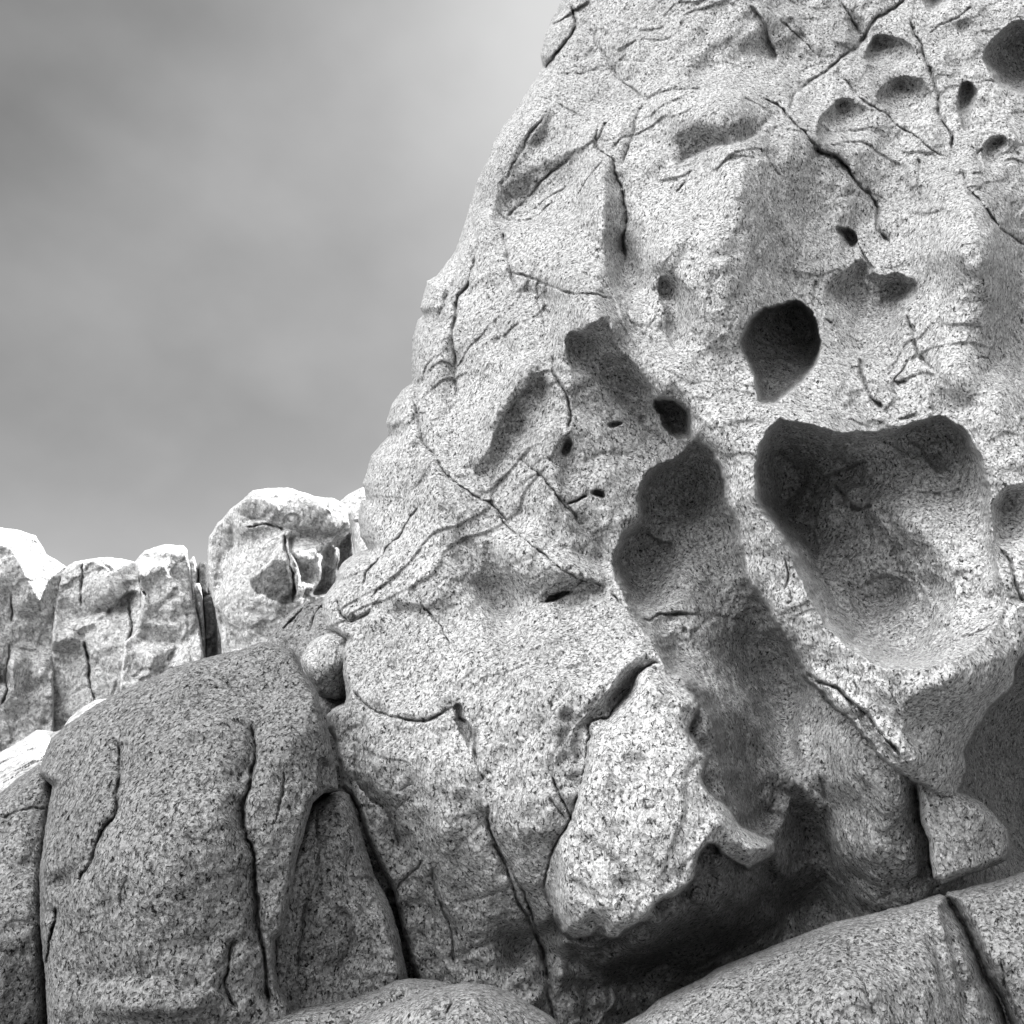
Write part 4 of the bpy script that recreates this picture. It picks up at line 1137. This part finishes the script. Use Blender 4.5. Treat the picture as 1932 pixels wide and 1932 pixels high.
# splintered slabs
SL = [([(120, 1290), (150, 1240), (210, 1150), (290, 1055), (360, 1000), (440, 940), (480, 955), (440, 1010), (380, 1100), (310, 1300), (330, 2400), (60, 2400), (100, 1400)], 'slanting light slab leaning against the far boulder, leftmost splinter of the heap', 8.6),
      ([(270, 1215), (330, 1150), (380, 1060), (420, 985), (560, 925), (600, 880), (620, 940), (560, 1000), (500, 1080), (470, 1300), (480, 2400), (280, 2400), (290, 1250)], 'dark-faced splintered slab with a bright edge beside the cliff foot', 8.2),
      ([(360, 1330), (380, 1200), (470, 1150), (500, 1040), (540, 990), (590, 1000), (650, 1100), (660, 1200), (680, 2400), (380, 2400), (380, 1370)], 'narrow upright splinter standing between the slabs and the cliff', 7.9)]
for i, (pl, lb, dp) in enumerate(SL):
    c = np.array(z10(pl)).mean(0)
    rock('rock_slab', lb, 'rock slab', z10(pl), [(c[0] - 40, c[1] - 40, dp + .1), (c[0] + 40, c[1] - 30, dp), (c[0], c[1] + 40, dp - .3), (c[0] + 40, c[1] + 40, dp - .15)], M_BOULD if i == 1 else M_NEAR,
         (lambda r: (r.crack(z10([(250, 1150), (330, 1090), (430, 1000), (540, 950)]), 2, .08))), roll=(9, .2), thick=.5, seed=50 + i * 3.1, group='splintered slabs beside the cliff foot', warp=.7)

# ------------------------------------------------------------------ FAR ROCKS
fa = [(1.2, .05, 'f'), (0.6, .03, 'f'), (0.3, .025, 'f'), (0.14, .016, 'f'), (.07, .012, 'f'), (1.3, .05, 'r'), (.08, .016, 'p'), (.7, .04, 'k')]


FARS = (-0.78, 0.62)


def lit(r, polys, gain=2.0, depth=13.5):
    r.lattice()
    T = r.patches(polys, 2.0)
    FX, FY = r.lat[2], r.lat[3]
    T = T + .12 * noise3(FX / 30, FY / 40, 5.0 + r.seed) + .22 * noise3(FX / 7, FY / 7, 6.0) * np.clip(T + .3, 0, 1)
    r.lean(T, gain, FARS, depth / FOC, keep=420)


def fN(r):
    lit(r, [(z10([(-10, 190), (40, 150), (150, 125), (300, 118), (420, 150), (640, 195), (760, 280), (745, 330), (660, 415), (600, 310), (500, 215), (390, 185), (290, 260), (200, 330), (230, 260), (100, 205)]), 1),
            (z10([(-40, 330), (60, 345), (170, 362), (120, 380), (40, 400), (-30, 380)]), 1),
            (z10([(300, 428), (420, 450), (560, 485), (690, 440), (600, 520), (560, 560), (470, 640), (380, 620), (345, 520)]), 1),
            (z10([(190, 380), (260, 290), (385, 195), (500, 260), (640, 400), (570, 470), (420, 440), (300, 420)]), -.35),
            (z10([(0, 420), (170, 400), (290, 440), (330, 700), (350, 980), (0, 1250), (-280, 1300), (-290, 700), (-200, 450)]), -.2)], 1.9, 12.8)
    r.crack(z10([(0, 400), (170, 385), (230, 390), (290, 425)]), 2.0, .14)
    r.crack(z10([(285, 430), (300, 560), (330, 700), (350, 850), (350, 990)]), 2.5, .2)
    r.ledge(z10([(300, 430), (330, 600), (380, 700), (385, 850)]), .35, 22, side=-1, edge=2)
    r.hollow(z10([(540, 600), (600, 540), (700, 450), (790, 430), (790, 800), (600, 900), (480, 900), (520, 760)]), .45, 14)
    r.bump(*z10([(660, 640)])[0], 9, 20, .3, 0)
    r.bump(*z10([(640, 780)])[0], 16, 20, .3, 0)
    r.ledge(z9([(1690, 320), (1700, 600), (1620, 830), (1600, 1000), (1650, 1250)]), .3, 30, side=1, edge=5)
    r.paint(z10([(20, 810), (60, 770), (160, 690), (200, 650), (290, 650), (310, 720), (330, 830), (350, 950), (270, 960), (190, 930), (140, 900), (80, 890)]), .25, 2)
    r.paint(z10([(380, 880), (480, 840), (540, 700), (640, 700), (700, 500), (790, 430), (790, 700), (640, 800), (590, 890), (500, 930)]), .42, 2)


N_out = N([(545, 1640), (538, 1554), (520, 1470), (508, 1400), (507, 1340), (510, 1311), (531, 1278), (565, 1241), (592, 1221), (616, 1197), (650, 1193), (701, 1190), (735, 1200), (768, 1211), (815, 1217), (842, 1231), (856, 1248), (859, 1275), (865, 1345), (868, 1420), (880, 1700), (900, 2350), (480, 2350), (540, 1750)])
rock('boulder', 'large angular far boulder with a black stain, sunlit along its top, left of the cliff', 'boulder', N_out,
     [(400, 1030, 13.1), (470, 940, 12.9), (560, 930, 12.95), (650, 960, 13.1), (440, 1100, 12.5), (540, 1100, 12.4), (640, 1060, 12.8), (430, 1200, 12.4), (540, 1200, 12.3), (640, 1200, 12.6)], M_FAR, fN, roll=(6, .35), thick=3.0, fine=2.0, amps=fa, seed=61.0, swell=.05)

P1 = z9([(-700, 700), (-400, 500), (-150, 420), (0, 405), (150, 430), (260, 470), (305, 540), (330, 600), (400, 640), (480, 692), (480, 760), (440, 930), (400, 1100), (390, 1500), (400, 3600), (-700, 3600)])
P2 = z9([(400, 900), (440, 760), (475, 700), (540, 660), (620, 643), (700, 632), (800, 625), (900, 638), (975, 655), (1010, 720), (1040, 830), (1040, 1200), (1000, 3600), (350, 3600), (370, 1300)])
P3 = z9([(975, 665), (1010, 620), (1050, 578), (1120, 550), (1200, 532), (1330, 540), (1360, 570), (1367, 640), (1380, 720), (1400, 950), (1440, 1080), (1460, 1200), (1482, 1370), (1500, 3600), (850, 3600), (870, 1500), (900, 1250), (1000, 1150), (1030, 900), (990, 740)])


def fP1(r):
    lit(r, [(z9([(-200, 480), (0, 400), (150, 425), (260, 465), (310, 540), (330, 600), (490, 690), (455, 800), (425, 950), (380, 1050), (290, 960), (230, 850), (160, 720), (60, 560), (-100, 520)]), 1),
            (z9([(-100, 860), (0, 900), (60, 960), (90, 1080), (85, 1300), (0, 1420), (-100, 1300)]), 1),
            (z9([(100, 1080), (230, 1070), (240, 1230), (380, 1290), (392, 1400), (340, 1500), (250, 1380), (210, 1500), (160, 1680), (110, 1600), (95, 1350)]), .9)])
    r.crack(z9([(85, 880), (90, 1000), (95, 1100)]), 1.8, .12)
    r.crack(z9([(60, 1250), (50, 1500), (20, 1700)]), 2, .15)
    r.bump(*z9([(0, 1510)])[0], 12, 8, -.3, 0)


def fP2(r):
    lit(r, [(z9([(480, 690), (620, 640), (800, 622), (980, 655), (1010, 800), (920, 780), (930, 900), (860, 915), (780, 810), (730, 700), (640, 665)]), 1),
            (z9([(430, 950), (500, 1020), (580, 1060), (745, 1010), (790, 1010), (700, 1090), (620, 1130), (570, 1160), (605, 1235), (500, 1210), (380, 1240), (380, 1050)]), 1)])
    r.crack(z9([(615, 650), (590, 780), (580, 900), (600, 990)]), 2, .18)
    r.ledge(z9([(750, 1020), (860, 940), (940, 880), (1010, 850)]), .3, 26, side=1, edge=3)
    r.crack(z9([(600, 1235), (640, 1400), (660, 1550), (680, 1690)]), 2.6, .25)
    r.crack(z9([(940, 930), (950, 1060), (940, 1200), (900, 1260)]), 2.2, .16)


def fP3(r):
    lit(r, [(z9([(970, 680), (1050, 575), (1200, 525), (1330, 535), (1370, 600), (1300, 620), (1250, 600), (1190, 615), (1280, 650), (1250, 690), (1120, 700), (1060, 770), (1010, 740)]), 1),
            (z9([(1190, 690), (1250, 720), (1300, 780), (1370, 780), (1405, 960), (1340, 900), (1280, 830), (1240, 770)]), 1),
            (z9([(940, 1180), (1000, 1200), (1130, 1240), (1290, 1240), (1380, 1150), (1420, 1060), (1440, 1140), (1270, 1290), (1170, 1460), (1000, 1570), (880, 1540), (862, 1380), (880, 1290)]), 1),
            (z9([(1010, 845), (1060, 845), (1095, 950), (1110, 1060), (1270, 1110), (1220, 1120), (1090, 1090), (1065, 950)]), .9),
            (z9([(985, 1340), (1050, 1310), (1110, 1350), (1090, 1430), (1020, 1440)]), -1)])
    r.crack(z9([(980, 680), (1020, 830), (1060, 900)]), 2, .2)
    r.ledge(z9([(860, 940), (950, 1000), (960, 1140), (1100, 1120)]), .2, 20, side=1, edge=2)


farg = 'sunlit rock towers behind the boulders'
rock('rock_tower', 'leftmost far rock tower with a sun-bleached right shoulder, cut off by the left edge', 'rock tower', P1,
     [(-200, 1000, 14.3), (0, 1000, 14.2), (120, 1080, 14.3), (0, 1150, 13.8), (120, 1180, 14.0), (0, 1300, 13.5), (140, 1300, 13.7), (0, 1450, 13.3), (-200, 1500, 13.2)], M_FAR, fP1, roll=(5, .25), thick=3.0, amps=fa, seed=67.0, group=farg, swell=.06)
rock('rock_tower', 'middle far rock tower, low and flat-topped with a split brow', 'rock tower', P2,
     [(130, 1070, 14.6), (200, 1050, 14.6), (270, 1070, 14.6), (160, 1130, 14.3), (250, 1130, 14.3), (180, 1230, 14.0), (270, 1230, 14.0), (160, 1400, 13.7), (260, 1400, 13.7)], M_FAR, fP2, roll=(5, .25), thick=3.0, amps=fa, seed=71.0, group=farg, swell=.06)
rock('rock_tower', 'round-headed far rock tower beside the dark slot of thin pillars', 'rock tower', P3,
     [(280, 1050, 14.3), (340, 1030, 14.3), (270, 1120, 14.0), (340, 1120, 14.05), (300, 1200, 13.7), (370, 1200, 13.8), (280, 1300, 13.5), (370, 1280, 13.6), (250, 1400, 13.3)], M_FAR, fP3, roll=(5, .25), thick=3.0, amps=fa, seed=73.0, group=farg, swell=.06)

# thin stone pillars in the dark slot
pil = [([(1370, 650), (1390, 635), (1400, 617), (1412, 622), (1422, 660), (1442, 720), (1440, 800), (1450, 3300), (1400, 3300), (1380, 800)], 'thin spiky stone fin at the top left of the dark slot', 15.2, M_FAR),
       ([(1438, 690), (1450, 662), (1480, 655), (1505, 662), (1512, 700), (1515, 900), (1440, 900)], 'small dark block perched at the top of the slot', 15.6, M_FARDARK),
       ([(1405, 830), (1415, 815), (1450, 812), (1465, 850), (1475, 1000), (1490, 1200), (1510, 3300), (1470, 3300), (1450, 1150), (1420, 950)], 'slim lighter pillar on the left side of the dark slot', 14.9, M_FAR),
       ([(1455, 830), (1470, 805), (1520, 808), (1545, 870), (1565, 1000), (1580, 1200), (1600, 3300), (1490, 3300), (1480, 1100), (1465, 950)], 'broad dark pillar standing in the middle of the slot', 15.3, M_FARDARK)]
for i, (pl, lb, dp, mt) in enumerate(pil):
    c = np.array(z9(pl)).mean(0)
    rock('stone_pillar', lb, 'stone pillar', z9(pl), [(c[0] - 20, c[1] - 40, dp), (c[0] + 20, c[1] - 40, dp + .1), (c[0], c[1] + 60, dp - .2), (c[0] + 20, c[1] + 60, dp)], mt, None, roll=(6, .35), thick=.8, fine=2.0, amps=fa[2:], seed=80 + i * 2.3, group='thin stone pillars in the slot', warp=.4, swell=.05)
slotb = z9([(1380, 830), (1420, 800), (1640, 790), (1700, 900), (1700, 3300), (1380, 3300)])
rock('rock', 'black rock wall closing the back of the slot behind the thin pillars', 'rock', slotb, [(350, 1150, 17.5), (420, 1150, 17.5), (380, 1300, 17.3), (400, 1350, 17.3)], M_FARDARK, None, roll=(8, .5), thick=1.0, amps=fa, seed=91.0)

# rocks between far boulder and cliff
rock('rock', 'white sunlit rock peeping over the saddle between far boulder and cliff', 'rock',
     z10([(640, 400), (660, 260), (690, 212), (735, 175), (785, 145), (840, 120), (900, 115), (1000, 150), (1050, 500), (1050, 3300), (600, 3300), (640, 560)]),
     [(640, 930, 17.5), (690, 920, 17.8), (650, 1000, 16.8), (690, 1000, 16.8)], M_FAR, None, roll=(14, .9), thick=2, amps=fa, seed=93.0)
rock('rock', 'narrow grey rock in the gap between the far boulder and the cliff edge', 'rock',
     z10([(745, 300), (760, 262), (800, 245), (835, 215), (900, 250), (1000, 400), (1050, 640), (1050, 2600), (790, 2600), (790, 480), (770, 380)]),
     [(640, 1000, 11.0), (690, 1000, 10.8), (650, 1080, 10.5), (690, 1080, 10.4)], M_FAR, lambda r: r.ledge(z10([(760, 360), (830, 350), (880, 400)]), .15, 14), roll=(12, .6), thick=1.2, fine=2.0, amps=fa[2:], seed=95.0, swell=.05)

# bright ledge on the far left
rock('rock', 'dazzling sunlit smooth rock at the left edge behind the shaded boulders', 'rock',
     [(-300, 1500)] + N([(-200, 1900), (0, 1838), (62, 1800), (90, 1782), (135, 1786), (175, 1775), (200, 1900), (150, 2000), (-100, 2100), (-500, 2100)]),
     [(-200, 1500, 8.6), (0, 1420, 8.9), (70, 1390, 9.0), (120, 1390, 8.9), (60, 1460, 7.8), (0, 1500, 7.6), (-200, 1600, 7.4)], M_FAR, None, roll=(14, .6), thick=1.5, amps=fa[2:], seed=97.0, swell=.06)
rock('rock', 'sunlit sliver of rock behind the shoulder of the big shaded boulder', 'rock',
     N([(120, 1830), (170, 1752), (200, 1727), (232, 1709), (268, 1705), (300, 1760), (250, 1850)]),
     [(140, 1380, 7.5), (200, 1330, 7.7), (180, 1400, 7.2), (220, 1400, 7.2)], M_FAR, None, roll=(8, .3), thick=.6, amps=fa[3:], seed=99.0, swell=.02, warp=.5)

# ------------------------------------------------------------------ GROUND
gm = granite('ground_sand', light=0.13, dark=0.05, grain=60, bump=.6, contrast=.6)
n = 160
t = np.linspace(-1, 1, n)
g1 = np.sign(t) * (np.abs(t) ** 2.2) * 400
GX, GY = np.meshgrid(g1, g1)
GZ = 0.10 * noise3(GX / 3.1, GY / 3.1, 2.0) + 0.5 * noise3(GX / 21, GY / 21, 5.0) - 0.15
rr = np.sqrt(GX ** 2 + GY ** 2)
GZ = GZ * np.clip(rr / 6, 0.3, 1) * np.where(rr > 80, 2, 1) - 0.9
co = np.stack([GX, GY, GZ], -1).reshape(-1, 3)
ix = np.arange(n * n).reshape(n, n)
fc = np.stack([ix[:-1, :-1], ix[:-1, 1:], ix[1:, 1:], ix[1:, :-1]], -1).reshape(-1, 4)
me = bpy.data.meshes.new('ground')
me.from_pydata(co.tolist(), [], fc.tolist())
me.polygons.foreach_set('use_smooth', np.ones(len(fc), bool))
at = me.attributes.new('stain', 'FLOAT', 'POINT')
at.data.foreach_set('value', np.ones(n * n, np.float32))
me.materials.append(gm)
go = bpy.data.objects.new('ground', me)
col.objects.link(go)
go['kind'] = 'structure'
